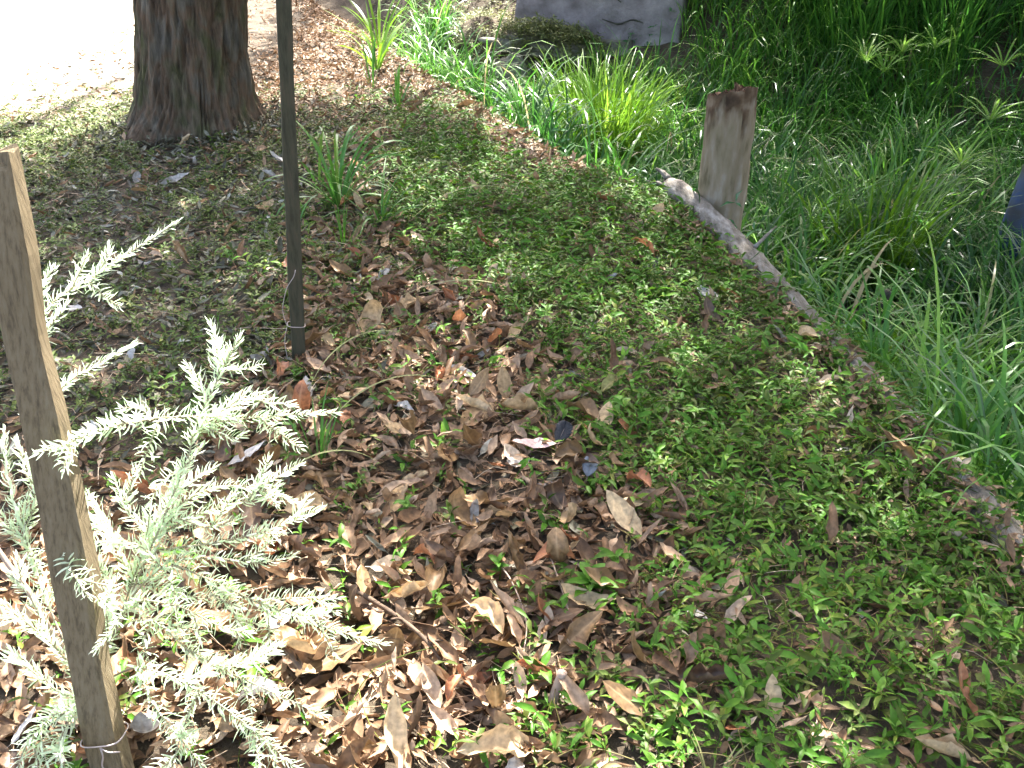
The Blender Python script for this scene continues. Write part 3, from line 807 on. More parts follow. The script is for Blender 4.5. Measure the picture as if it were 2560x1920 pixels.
# ------------------------------------------------------------------ fallen log along the bank's edge
log = empty("fallen_log", (1.0, 3.4, .0), "long pale weathered log lying along the edge of the bank", "log")
pts = [(.735, 4.58, .05), (.80, 4.36, .035), (.935, 3.79, .005), (1.065, 3.0, -.004), (1.14, 2.5, -.018), (1.21, 2.0, -.026), (1.36, 1.0, -.03), (1.50, -.2, -.03)]
P = smooth_path([np.array(p) - np.array((1.0, 3.4, 0)) for p in pts], 90)
g = np.random.default_rng(4)
rr = .050 + .006 * np.sin(np.linspace(0, 14, 90)) + g.normal(0, .0012, 90)
rr[:3] *= (.45, .8, .95)
v, t = tube(P, rr, 18, True, .05, 4)
v[:, 2] += (vnoise(v[:, 0] * 30 + 9, v[:, 1] * 9 + 90, 5) - .5) * .010
obj("log_stem", mesh_from("log_stem", v, t), M["pale_bark"], log)
for (px, py, pz, dx, dy, dz, r) in ((.965, 3.72, .06, .10, .10, .05, .009), (.735, 4.57, .07, -.05, .07, .03, .018), (.72, 4.55, .04, -.08, .05, .01, .014)):
    q = np.array((px - 1.0, py - 3.4, pz)); d = np.array((dx, dy, dz))
    v, t = tube(smooth_path([q, q + d * .5 + np.array((.004, 0, .006)), q + d], 7), np.linspace(r, r * .35, 7), 7, True, .15, 9)
    obj("splinter", mesh_from("splinter", v, t), M["pale_bark"], log)

# dead leaves caught along the log
n = 700
y = RNG.uniform(1.6, 4.2, n); x = np.interp(y, EY, EX) + RNG.normal(-.02, .05, n)
bl = Batch()
lay(bl, small, x, y, RNG.uniform(.02, .05, n), RNG.beta(2, 2, n), .4, (.5, 1.1))
o = obj("leaf_litter", bl.mesh("log_leaf_litter"), M["litter"])
tag(o, "small dead leaves caught along the fallen log", "leaf litter", kind="stuff")

# ------------------------------------------------------------------ broken post
post = empty("broken_post", (.935, 4.36, -.35), "stout broken wooden post with rotten reddish top standing in the gully behind the log", "post")
na, nzp = 48, 60
A1 = np.linspace(0, 2 * np.pi, na, endpoint=False)
zt = np.linspace(0, 1, nzp)
top = .875 + .03 * np.sin(A1 + 2.6) + .018 * (vnoise(A1 * 3, A1 * 0 + .5, 3) - .5) + .03 * (vnoise(A1 * 8, A1 * 0 + 7.5, 4) - .5)
Zp = zt[:, None] * top[None]
rp = (.110 - .010 * zt)[:, None] * (1 + .02 * np.cos(2 * A1 + .8)[None] + .02 * np.sin(3 * A1)[None])
rp = rp + (vnoise(np.repeat(A1[None] * 7, nzp, 0), Zp * 4 + 5, 13) - .5) * .012 + (vnoise(np.repeat(A1[None] * 14, nzp, 0), Zp * 22 + 5, 15) - .5) * .006
groove = np.exp(-((A1 - 5.15) / .10) ** 2)[None] * .022 * sstep(.25, .5, zt)[:, None] + np.exp(-((A1 - 5.45) / .08) ** 2)[None] * .016 * sstep(.1, .7, zt)[:, None]
rp = rp - groove
V = np.stack([rp * np.cos(A1)[None] + .008 * Zp + .012, rp * np.sin(A1)[None] + .0 * Zp, Zp], -1).reshape(-1, 3)
obj("post_shaft", mesh_from("post_shaft", V, grid_tris(nzp, na, True)), M["post_wood"], post)
# the rotten broken top: rings falling in towards a ragged heart
nr = 9
f = np.linspace(1.0, 0, nr)
Zr = top[None] + (-.012 * (1 - f) ** .7)[:, None] + (vnoise(np.repeat(A1[None] * 5, nr, 0), f[:, None] * 7 + 0 * A1[None], 14) - .5) * .05 * (1 - f[:, None] ** 4)
rc = rp[-1][None] * (f[:, None] * .992)
V = np.stack([rc * np.cos(A1)[None] + .008 * Zr + .012, rc * np.sin(A1)[None], Zr], -1).reshape(-1, 3)
obj("rotten_top", mesh_from("rotten_top", V, grid_tris(nr, na, True)[:, ::-1]), M["rotten_wood"], post)
# ------------------------------------------------------------------ small stump in the hollow, leaning pole
st = empty("dead_stump", (1.52, 4.05, -.68), "small dark dead stub standing in the hollow beside the log", "stump")
v, t = tube(smooth_path([(0, 0, -.05), (.01, 0, .12), (.045, .01, .30)], 12), np.linspace(.035, .022, 12), 10, True, .15, 3)
obj("stub_stem", mesh_from("stub_stem", v, t), M["dark_rock"], st)
v, t = tube(smooth_path([(.16, .1, -.05), (.17, .1, .15), (.17, .11, .36)], 12), np.linspace(.05, .035, 12), 10, True, .15, 5)
obj("stub_stem", mesh_from("stub_stem", v, t), M["dark_rock"], st)

pole = empty("leaning_pole", (2.66, 5.02, -.70), "blue and grey leaning pole among the grass at the far edge of the gully", "pole")
P = smooth_path([(0, 0, -.1), (.02, .0, .25), (.07, .01, .7), (.20, .03, 1.5)], 24)
v, t = tube(P, np.linspace(.095, .075, 24), 20)
obj("pole_shaft", mesh_from("pole_shaft", v, t), M["blue_paint"], pole)

# ------------------------------------------------------------------ garden stakes
def square_bar(p0, p1, w0, d0, w1, d1, yaw, n=40, chamfer=.12, wob=.0015, seed=0):
    p0 = np.array(p0, float); p1 = np.array(p1, float)
    t = np.linspace(0, 1, n)
    c = p0 + (p1 - p0) * t[:, None]
    k = chamfer
    prof = np.array([(-1 + k, -1), (0, -1), (1 - k, -1), (1, -1 + k), (1, 0), (1, 1 - k), (1 - k, 1), (0, 1), (-1 + k, 1), (-1, 1 - k), (-1, 0), (-1, -1 + k)])
    ca, sa = math.cos(yaw), math.sin(yaw)
    g = np.random.default_rng(seed)
    hw = (w0 + (w1 - w0) * t) / 2; hd = (d0 + (d1 - d0) * t) / 2
    X = prof[None, :, 0] * hw[:, None] + (vnoise(np.repeat(t[:, None] * 9, 12, 1), prof[None, :, 0] * 2 + 5 + 0 * t[:, None], seed) - .5) * wob * 4 + g.normal(0, wob * .07, (n, 12))
    Y = prof[None, :, 1] * hd[:, None] + (vnoise(np.repeat(t[:, None] * 9, 12, 1), prof[None, :, 1] * 2 + 15 + 0 * t[:, None], seed + 1) - .5) * wob * 4
    V = np.stack([c[:, None, 0] + X * ca - Y * sa, c[:, None, 1] + X * sa + Y * ca, np.repeat(c[:, None, 2], 12, 1)], -1).reshape(-1, 3)
    T = grid_tris(n, 12, True)
    V[-12:, 2] += g.normal(0, wob * 2, 12)
    V = np.vstack([V, c[0], c[-1]])
    j = np.arange(12); q = (j + 1) % 12
    T = np.vstack([T, np.stack([np.full(12, n * 12), q, j], -1), np.stack([np.full(12, n * 12 + 1), (n - 1) * 12 + j, (n - 1) * 12 + q], -1)])
    return V, T
thin = empty("garden_stake", (-.69, 2.86, 0), "thin dark timber stake upright among dead leaves in mid-bank", "stake")
v, t = square_bar((-.003, -.03, -.12), (.072, .17, 1.62), .046, .036, .038, .034, .25, 50, .14, .0012, 3)
me = mesh_from("stake_shaft", v, t, smooth=False)
obj("stake_shaft", me, M["dark_wood"], thin)
def ring(c, w, d, yaw, r, seed, tilt=.1):
    a = np.linspace(0, 2 * np.pi, 29)
    e = .55
    x = np.sign(np.cos(a)) * np.abs(np.cos(a)) ** e * w; y = np.sign(np.sin(a)) * np.abs(np.sin(a)) ** e * d
    P = np.stack([c[0] + x * math.cos(yaw) - y * math.sin(yaw), c[1] + x * math.sin(yaw) + y * math.cos(yaw), c[2] + x * tilt], -1)
    return tube(P, r, 6, False)
v, t = ring((.006, -.008, .135), .027, .022, .25, .0013, 1, -.15)
tie = obj("wire_tie", mesh_from("wire_tie", v, t), M["wire"], thin)
v, t = tube(smooth_path([(-.018, -.032, .14), (-.024, -.036, .20), (-.004, -.038, .27), (.022, -.035, .31), (.028, -.03, .33)], 20), .0012, 6)
obj("wire_end", mesh_from("wire_end", v, t), M["wire"], tie)
v, t = tube(smooth_path([(-.02, -.03, .135), (-.03, -.035, .09), (-.027, -.04, .03)], 12), .0011, 6)
obj("wire_end", mesh_from("wire_end", v, t), M["wire"], tie)

stake = empty("garden_stake", (-.72, 1.25, 0), "wide pale brown timber stake leaning beside the rosemary bush", "stake")
v, t = square_bar((.013, -.07, -.15), (-.066, .238, 1.075), .070, .038, .060, .036, -.12, 60, .2, .0030, 7)
me = mesh_from("stake_shaft", v, t, smooth=False)
obj("stake_shaft", me, M["stake_wood"], stake)
v, t = ring((.0, -.012, .105), .040, .027, -.12, .0014, 2, .25)
tie = obj("wire_tie", mesh_from("wire_tie", v, t), M["wire"], stake)
v, t = tube(smooth_path([(.0, -.036, .10), (.004, -.042, .085), (-.002, -.042, .06), (.006, -.046, .045), (.004, -.045, .02)], 22), .0016, 6)
obj("wire_end", mesh_from("wire_end", v, t), M["wire"], tie)
v, t = tube(smooth_path([(.0, -.036, .10), (.02, -.05, .105), (.038, -.045, .10)], 10), .0014, 6)
obj("wire_end", mesh_from("wire_end", v, t), M["wire"], tie)

# ------------------------------------------------------------------ rosemary bush
ROS = [
[(-0.784,1.350,0.098),(-0.898,1.589,0.447),(-0.954,1.749,0.572),(-0.959,1.867,0.639),(-0.856,1.955,0.695),(-0.711,2.022,0.775)],
[(-0.886,1.925,0.682),(-0.862,1.912,0.659),(-0.817,1.889,0.637)],
[(-0.876,1.936,0.682),(-0.852,1.955,0.716),(-0.850,1.979,0.739)],
[(-0.964,1.858,0.664),(-0.969,1.904,0.685),(-0.956,1.937,0.704)],
[(-0.784,1.350,0.098),(-0.854,1.541,0.319),(-0.917,1.675,0.499),(-0.890,1.732,0.540),(-0.829,1.769,0.567),(-0.767,1.807,0.593)],
[(-0.784,1.350,0.098),(-0.694,1.443,0.287),(-0.607,1.543,0.467),(-0.585,1.585,0.522),(-0.486,1.612,0.531),(-0.337,1.635,0.530)],
[(-0.650,1.544,0.572),(-0.693,1.450,0.610),(-0.719,1.352,0.639),(-0.736,1.295,0.660)],
[(-0.650,1.544,0.572),(-0.587,1.580,0.555),(-0.510,1.604,0.536)],
[(-0.585,1.587,0.526),(-0.578,1.627,0.558),(-0.553,1.674,0.602),(-0.523,1.726,0.653)],
[(-0.575,1.628,0.559),(-0.602,1.666,0.586),(-0.625,1.688,0.606)],
[(-0.558,1.671,0.595),(-0.566,1.687,0.625),(-0.565,1.711,0.647)],
[(-0.544,1.674,0.602),(-0.516,1.684,0.598),(-0.485,1.697,0.602)],
[(-0.585,1.587,0.526),(-0.527,1.614,0.555),(-0.464,1.636,0.574)],
[(-0.644,1.561,0.562),(-0.661,1.538,0.521),(-0.686,1.518,0.464)],
[(-0.650,1.544,0.572),(-0.675,1.554,0.590),(-0.707,1.553,0.589)],
[(-0.576,1.589,0.530),(-0.524,1.578,0.511),(-0.503,1.580,0.515)],
[(-0.784,1.350,0.098),(-0.706,1.446,0.273),(-0.679,1.508,0.343),(-0.624,1.582,0.435),(-0.589,1.606,0.478)],
[(-0.679,1.508,0.343),(-0.722,1.525,0.374),(-0.761,1.576,0.424)],
[(-0.687,1.504,0.336),(-0.606,1.559,0.393),(-0.523,1.584,0.397),(-0.418,1.577,0.364)],
[(-0.684,1.492,0.334),(-0.597,1.542,0.362),(-0.488,1.573,0.377),(-0.454,1.592,0.391)],
[(-0.671,1.476,0.325),(-0.553,1.516,0.316),(-0.463,1.553,0.321),(-0.373,1.587,0.342)],
[(-0.651,1.459,0.317),(-0.547,1.485,0.301),(-0.483,1.497,0.281),(-0.421,1.519,0.280)],
[(-0.784,1.350,0.098),(-0.728,1.409,0.226),(-0.643,1.437,0.318),(-0.564,1.443,0.287),(-0.475,1.437,0.235),(-0.373,1.426,0.194),(-0.242,1.421,0.144)],
[(-0.475,1.437,0.235),(-0.407,1.449,0.236),(-0.334,1.463,0.221)],
[(-0.462,1.434,0.229),(-0.457,1.412,0.190),(-0.463,1.392,0.133)],
[(-0.564,1.443,0.287),(-0.524,1.425,0.235),(-0.512,1.407,0.160)],
[(-0.784,1.350,0.098),(-0.717,1.355,0.232),(-0.642,1.352,0.267),(-0.560,1.320,0.209),(-0.457,1.310,0.151),(-0.344,1.298,0.088)],
[(-0.585,1.328,0.224),(-0.502,1.312,0.195),(-0.424,1.347,0.217)],
[(-0.784,1.350,0.098),(-0.660,1.297,0.210),(-0.535,1.234,0.219),(-0.442,1.189,0.179),(-0.362,1.148,0.126)],
[(-0.535,1.234,0.219),(-0.552,1.193,0.186),(-0.568,1.139,0.131)],
[(-0.458,1.193,0.186),(-0.419,1.177,0.159),(-0.395,1.155,0.118)],
[(-0.660,1.297,0.210),(-0.621,1.237,0.183),(-0.520,1.155,0.118)],
[(-0.784,1.350,0.098),(-0.725,1.383,0.283),(-0.733,1.376,0.394),(-0.748,1.372,0.468),(-0.769,1.336,0.486)],
[(-0.741,1.372,0.428),(-0.738,1.309,0.438),(-0.690,1.249,0.411)],
[(-0.784,1.350,0.098),(-0.733,1.363,0.246),(-0.708,1.310,0.357),(-0.661,1.261,0.350),(-0.683,1.223,0.324)],
[(-0.757,1.388,0.456),(-0.758,1.420,0.472),(-0.742,1.434,0.477)],
[(-0.784,1.350,0.098),(-0.862,1.424,0.190),(-0.924,1.512,0.308),(-0.970,1.588,0.405),(-0.989,1.653,0.480)],
[(-0.924,1.512,0.308),(-0.960,1.533,0.347),(-0.995,1.550,0.378)],
[(-0.933,1.524,0.331),(-0.911,1.554,0.385),(-0.924,1.584,0.439)],
[(-0.784,1.350,0.098),(-0.825,1.343,0.210),(-0.873,1.341,0.288),(-0.927,1.349,0.345)],
[(-0.834,1.347,0.217),(-0.867,1.383,0.283),(-0.909,1.408,0.327)],
[(-0.784,1.350,0.098),(-0.800,1.288,0.152),(-0.847,1.282,0.224),(-0.877,1.275,0.253)],
[(-0.784,1.350,0.098),(-0.778,1.242,0.132),(-0.772,1.184,0.129),(-0.739,1.140,0.091)],
[(-0.784,1.350,0.098),(-0.798,1.243,0.154),(-0.827,1.191,0.143),(-0.841,1.147,0.104)],
[(-0.786,1.250,0.146),(-0.813,1.221,0.155),(-0.786,1.159,0.125)],
[(-0.924,1.512,0.308),(-0.870,1.450,0.280),(-0.827,1.402,0.233)],
[(-0.706,1.446,0.273),(-0.647,1.427,0.278),(-0.587,1.418,0.263),(-0.524,1.440,0.261)],
[(-0.706,1.446,0.273),(-0.732,1.471,0.318),(-0.775,1.525,0.374),(-0.827,1.567,0.408)],
[(-0.679,1.508,0.343),(-0.631,1.513,0.372),(-0.574,1.513,0.351),(-0.518,1.537,0.354)],
[(-0.643,1.437,0.318),(-0.608,1.391,0.297),(-0.616,1.363,0.246),(-0.591,1.351,0.224)],
[(-0.642,1.352,0.267),(-0.655,1.324,0.238),(-0.635,1.293,0.202)],
[(-0.728,1.409,0.226),(-0.675,1.383,0.283),(-0.601,1.364,0.289),(-0.530,1.355,0.253),(-0.474,1.355,0.232)],
[(-0.607,1.543,0.467),(-0.642,1.534,0.452),(-0.680,1.518,0.401)],
[(-0.643,1.437,0.318),(-0.682,1.448,0.358),(-0.733,1.456,0.373),(-0.767,1.473,0.403)],

]
RX, RY = -.79, 1.40
bush = empty("rosemary_bush", (RX, RY, 0), "silvery sunlit rosemary-like bush with needle leaves beside the wide stake", "bush")
base = np.array((RX, RY, 0.0))
needle_v = []
def needle(L, W, curve):
    t = np.linspace(0, 1, 5)
    a = curve * t
    y = np.concatenate([[0], np.cumsum(np.cos((a[1:] + a[:-1]) / 2)) / 4]) * L
    z = np.concatenate([[0], np.cumsum(np.sin((a[1:] + a[:-1]) / 2)) / 4]) * L
    w = W * .5 * np.array([.5, 1, 1, .85, .15])
    V = np.stack([np.stack([-w, y, z - w * .2], -1), np.stack([0 * w, y, z + w * .15], -1), np.stack([w, y, z - w * .5], -1)], 1).reshape(-1, 3)
    return V, grid_tris(5, 3)
NEED = [needle(1.0, .15, c) for c in (.3, .7, 1.1, -.3)]
trunk_stem, t = tube(smooth_path([(0, 0, -.06), (.0, -.03, .05), (.006, -.05, .10)], 8), np.linspace(.011, .007, 8), 8, True, .1, 2)
obj("woody_stem", mesh_from("woody_stem", trunk_stem, t), M["rosemary_stem"], bush)
bare = [(-.951, 1.444, .393), (-.913, 1.418, .345), (-.867, 1.387, .290), (-.839, 1.370, .217), (-.810, 1.362, .162), (-.784, 1.350, .098)]
v, t = tube(smooth_path(np.array(bare) - base, 24), np.linspace(.0045, .0065, 24), 8, True, .08, 3)
obj("woody_stem", mesh_from("woody_stem", v, t), M["pale_twig"], bush)
_g = np.random.default_rng(61)
for pl in list(ROS):
    q = np.array(pl); Lq = np.linalg.norm(np.diff(q, axis=0), axis=1).sum()
    if Lq < .12: continue
    sp = smooth_path(q, 40)
    for f in _g.uniform(.5, .85, 2 if Lq > .3 else 1):
        p0 = sp[int(f * 39)]; d = sp[min(39, int(f * 39) + 2)] - p0; d /= np.linalg.norm(d)
        sd = np.cross(d, _g.normal(0, 1, 3)); sd /= np.linalg.norm(sd)
        ll = _g.uniform(.04, .10)
        dd = d * .75 + sd * .8
        ROS.append([tuple(p0), tuple(p0 + dd * ll * .5 + (0, 0, .004)), tuple(p0 + dd * ll + (0, 0, .012))])
for bi, pl in enumerate(ROS):
    pl = np.array(pl) - base
    L = np.linalg.norm(np.diff(pl, axis=0), axis=1).sum()
    n = max(6, int(L / .0048))
    P = smooth_path(pl, n)
    g = np.random.default_rng(500 + bi)
    P[1:-1] += np.cumsum(g.normal(0, .0004, (n - 2, 3)), 0) * np.linspace(1, .2, n - 2)[:, None]
    P[:, 2] = np.maximum(P[:, 2], .012)
    m = max(6, n // 3)
    idx = np.linspace(0, n - 1, m).astype(int)
    v, t = tube(P[idx], np.linspace(.0024 if L > .25 else .0017, .0010, m), 6)
    br = obj("branch", mesh_from("branch", v, t), M["rosemary_stem"], bush)
    tan = np.gradient(P, axis=0); tan /= np.linalg.norm(tan, axis=1)[:, None]
    # main stems are bare near the root
    s0 = int(n * .32) if (L > .45) else int(n * .04)
    ids = np.arange(s0, n)
    nb = Batch()
    for rep in range(2):
        k = len(ids)
        fr = (ids - s0) / max(1, n - 1 - s0)
        ln = .0285 * (1 - .45 * fr ** 3) * g.uniform(.75, 1.2, k)
        roll = ids * 1.571 + rep * np.pi + g.normal(0, .35, k)
        T_ = tan[ids]
        ref = np.where(np.abs(T_[:, 2:3]) < .9, np.array([[0, 0, 1.0]]), np.array([[1.0, 0, 0]]))
        u = np.cross(T_, ref); u /= np.linalg.norm(u, axis=1)[:, None]
        w = np.cross(u, T_)
        out = u * np.cos(roll)[:, None] + w * np.sin(roll)[:, None]
        out = out + np.array([0, 0, .35]); out /= np.linalg.norm(out, axis=1)[:, None]
        fwd = g.uniform(.05, .6, k) + .9 * fr ** 6
        d = out + T_ * fwd[:, None]; d /= np.linalg.norm(d, axis=1)[:, None]
        sd = np.cross(d, T_); sd /= np.linalg.norm(sd, axis=1)[:, None] + 1e-9
        up = np.cross(sd, d)
        Mx = np.stack([sd, d, up], -1) * ln[:, None, None]
        pk = g.integers(0, 4, k)
        for q in range(4):
            mm = pk == q
            if mm.any():
                nb.add(NEED[q][0], NEED[q][1], Mx[mm], P[ids][mm], np.clip(g.normal(.5, .25, int(mm.sum())), 0, 1))
    lf = obj("leaves", nb.mesh("leaves"), M["rosemary"], br)
    lf["kind"] = "stuff"

# ------------------------------------------------------------------ strap-leaved clump and small tufts on the bank
def ribbon_plant(name, loc, specs, matk, label, cat, group=None, width=.012, leafname="leaf"):
    z = float(height(loc[0], loc[1]))
    e = empty(name, (loc[0], loc[1], z), label, cat, group)
    for i, (az, L, ln, dr, w) in enumerate(specs):
        V, T, k = blades(np.array([[.012 * math.cos(az), .012 * math.sin(az), -.01]]), np.array([az]), np.array([L]), np.array([w * width]), np.array([ln]), np.array([dr]), 12, i, .4)
        obj(leafname, mesh_from(leafname, V, T, np.full(len(V), RNG.uniform(.1, .9))), M[matk], e)
    return e
g = np.random.default_rng(77)
def specs(n, L, ln, dr, az0=0, az1=6.283, w=(.7, 1.2)):
    return [(g.uniform(az0, az1), g.uniform(*L), g.uniform(*ln), g.uniform(*dr), g.uniform(*w)) for _ in range(n)]
ribbon_plant("strap_leaf_clump", (-.80, 4.42), specs(38, (.32, .66), (.15, .85), (.8, 2.4)), "strap", "green strap-leaved clump directly behind the thin dark stake", "plant", width=.0125)
ribbon_plant("strap_leaf_clump", (-.58, 4.20), specs(18, (.2, .42), (.2, .9), (.5, 1.8)), "strap", "small strap-leaved clump at the side of the bigger one, nearer the log", "plant", width=.010)
ribbon_plant("grass_tuft", (-.95, 4.75), specs(9, (.2, .4), (.3, .9), (.2, 1.2)), "strap", "low sprawling tuft between the tree base and the thin stake", "grass", width=.014)
ribbon_plant("grass_tuft", (-.70, 3.90), specs(16, (.10, .22), (.1, .7), (.2, 1.0)), "cover", "short fine yellowish tuft at mid-bank behind the thin stake", "grass", width=.006)
ribbon_plant("grass_tuft", (-.52, 2.24), specs(11, (.12, .26), (.05, .5), (.1, .8)), "strap", "upright thin-bladed tuft just beyond the rosemary tips", "grass", width=.006)
ribbon_plant("grass_tuft", (-.98, 7.45), specs(26, (.35, .65), (.15, 1.0), (.2, 1.4)), "bright_grass", "sunlit yellow-green tuft at the top of the bank by the bright gap", "grass", width=.018)
ribbon_plant("grass_tuft", (-1.05, 8.2), specs(22, (.4, .7), (.2, 1.1), (.2, 1.3)), "bright_grass", "tall sunlit grass tuft farthest up the bank edge", "grass", width=.018)
ribbon_plant("grass_tuft", (-.93, 6.75), specs(9, (.25, .40), (.02, .3), (.0, .4)), "strap", "stiff upright dark tuft on the leaf litter right of the trunk", "grass", width=.016)
ribbon_plant("grass_tuft", (-.72, 6.35), specs(12, (.18, .36), (.3, 1.0), (.1, .8)), "strap", "spreading green tuft on the bank edge below the bright gap", "grass", width=.014)
ribbon_plant("grass_tuft", (.36, 1.22), specs(14, (.05, .11), (.2, 1.0), (.2, 1.0)), "moss", "tiny pale dry tuft at the very bottom of the picture", "grass", width=.004)
# long arching dead stems
for (p0, az, L, ln, dr, lab) in (((-.62, 2.55), .35, .46, .35, 2.0, "pale arching grass stem looping over the leaves right of the thin stake"),
                                ((-.55, 2.28), .25, .50, .5, 1.8, "long pale arching grass stem beside the rosemary tip"),
                                ((-.50, 4.05), -.1, .62, .7, 1.3, "long bowed grass stem lying across the green cover"),
                                ((-.45, 3.35), -.35, .50, 1.0, .8, "straw-coloured grass stem over the dead leaves at mid-bank"),
                                ((-.62, 2.05), .1, .36, .5, 1.9, "short looping grass stem by the upright thin tuft")):
    z = float(height(*p0))
    V, T, k = blades(np.array([[0, 0, 0.0]]), np.array([az]), np.array([L]), np.array([.0058]), np.array([ln]), np.array([dr]), 16, 3, .2)
    o = obj("dry_grass", mesh_from("dry_grass", V, T, np.full(len(V), .8)), M["moss"]); o.location = (*p0, z)
    tag(o, lab, "grass stem")

# ------------------------------------------------------------------ broad-leaved weeds
def weed(loc, leaves, label, L=.05, matk="cover"):
    z = float(height(*loc))
    e = empty("broadleaf_weed", (*loc, z), label, "weed")
    v, t = tube(smooth_path([(0, 0, -.01), (.004, .003, .03), (.0, .006, .055)], 6), .0014, 6)
    obj("stem", mesh_from("stem", v, t, np.full(len(v), .3)), M[matk], e)
    for i in range(leaves):
        s = RNG.uniform(.75, 1.2) * L
        v, t, c = leaf_shape(s, s * .45, 7, 5, RNG.uniform(-1.2, -.3), .35, RNG.normal(0, .25), .015, 900 + i + int(loc[0] * 100), .85, .08)
        Rm = (rotz(np.array([i * 2.4 + RNG.normal(0, .2)])) @ rotx(np.array([RNG.uniform(.0, .6)])))[0]
        v = v @ Rm.T + np.array([0, .004, .02 + .035 * (i + 1) / leaves])
        obj("leaf", mesh_from("leaf", v, t, np.full(len(v), RNG.uniform(.3, .65)), c), M[matk], e)
weed((.17, 1.70), 9, "glossy broad-leaved green weed at the edge of the dead leaves", .058)
weed((.24, 1.80), 7, "second glossy weed close behind the first, toward the log", .05)
weed((-.03, 1.76), 6, "small yellowish weed sprouting through brown leaves in the litter's centre", .036)
weed((-.26, 1.98), 7, "little bright weed in the litter beyond the rosemary's longest branch", .034)
weed((.30, 2.50), 7, "leafy weed standing over big brown leaves at mid-bank", .05)
weed((.06, 1.44), 6, "pointed green weed beside the short pale stub", .045)
weed((-.52, 1.47), 6, "single green weed among the sunlit leaves under the rosemary", .04)

# ------------------------------------------------------------------ umbrella sedges and fern
def sedge(bx_, by_, bz, tx, ty, tz, n, L, label):
    e = empty("umbrella_sedge", (bx_, by_, bz), label, "sedge", "umbrella sedges in the gully")
    P = smooth_path([(0, 0, -.03), ((tx - bx_) * .3, 0, (tz - bz) * .6), (tx - bx_, ty - by_, tz - bz + .16)], 10)
    v, t = tube(P, .004, 6)
    obj("stem", mesh_from("stem", v, t, np.full(len(v), .5)), M["grass"], e)
    az = np.linspace(0, 6.283, n, endpoint=False) + RNG.normal(0, .12, n)
    V, T, k = blades(np.repeat(P[-1][None], n, 0), az, L * 1.15 * RNG.uniform(.7, 1.1, n), np.full(n, .014), RNG.uniform(.5, 1.2, n), RNG.uniform(.4, 1.3, n), 7, 3, .3)
    me = mesh_from("leaf_whorl", V, T, np.repeat(RNG.uniform(.88, .96, n), k))
    o = obj("leaf_whorl", me, M["grass"], e)
    o["kind"] = "stuff"
for a in ((2.602, 7.467, -.499, 2.548, 7.4, -.11, 22, .26, "pale umbrella sedge left of its two close neighbours on the far slope"),
          (2.713, 7.354, -.538, 2.655, 7.3, -.16, 18, .22, "low umbrella sedge drooping in front of the pale pair"),
          (2.856, 7.456, -.437, 2.80, 7.4, -.05, 22, .24, "umbrella sedge just behind and beside the pale one on the far slope"),
          (3.092, 7.422, -.394, 3.03, 7.4, -.02, 16, .20, "small umbrella sedge highest on the far slope"),
          (3.471, 7.131, -.466, 3.40, 7.1, -.08, 18, .28, "umbrella sedge at the picture's edge high above the blue pole"),
          (3.228, 6.715, -.700, 3.16, 6.6, -.33, 22, .27, "wide-rayed umbrella sedge directly above the blue pole"),
          (2.700, 5.811, -.702, 2.62, 5.7, -.36, 20, .24, "umbrella sedge nearest the blue pole on its gully side")):
    sedge(*a)

fern = empty("fern", (1.78, 7.75, float(height(1.78, 7.75))), "small bluish green fern growing above the broken post's top", "fern")
for i in range(7):
    az = i * .9 + .3
    L = RNG.uniform(.24, .36)
    P = smooth_path([(0, 0, 0), (math.cos(az) * L * .4, math.sin(az) * L * .4, L * .75), (math.cos(az) * L * .95, math.sin(az) * L * .95, L * .85)], 22)
    fb = Batch()
    v, t = tube(P, np.linspace(.002, .0008, 22), 4, False); fb.raw(v, t, .4)
    tan = np.gradient(P, axis=0); tan /= np.linalg.norm(tan, axis=1)[:, None]
    for j in range(4, 22):
        sd = np.cross(tan[j], (0, 0, 1)); sd /= np.linalg.norm(sd)
        ll = .05 * math.sin(math.pi * (j - 2) / 21) + .008
        for s_ in (-1, 1):
            d = sd * s_ + tan[j] * .35; d /= np.linalg.norm(d)
            q = np.array([P[j] - tan[j] * .004, P[j] + d * ll * .5 + tan[j] * .005, P[j] + d * ll, P[j] + d * ll * .5 - tan[j] * .006])
            fb.raw(q, np.array([(0, 1, 2), (0, 2, 3)]), .7)
    obj("frond", fb.mesh("frond"), M["undergrowth"], fern)

# ------------------------------------------------------------------ fallen leaves one can pick out
FORMS = {"flat": [], "curled": [], "folded": [], "twisted": [], "cupped": []}
for i in range(3):
    FORMS["flat"].append((.10, .40 + .05 * i, .35, .18, .1))
    FORMS["curled"].append((.105, .36 + .06 * i, 2.0 + .4 * i, .45, .3))
    FORMS["folded"].append((.10, .42 + .05 * i, .5, 1.15, .15))
    FORMS["twisted"].append((.11, .32 + .05 * i, .8, .5, 1.5 - .2 * i))
    FORMS["cupped"].append((.09, .50 + .05 * i, -1.1 - .2 * i, .7, .2))
LEAFMESH = {}
def leaf_mesh(form, j, col):
    key = (form, j, col)
    if key not in LEAFMESH:
        L, w, be, cu, tw = FORMS[form][j]
        v, t, c = leaf_shape(L, L * w, 10, 7, be, cu, tw, .085, j * 31 + len(form) * 7 + ord(form[1]), .9, .14)
        me = mesh_from("fallen_leaf", v, t, None, c)
        me.materials.append(LEAFCOL[col])
        LEAFMESH[key] = (me, v)
    return LEAFMESH[key]
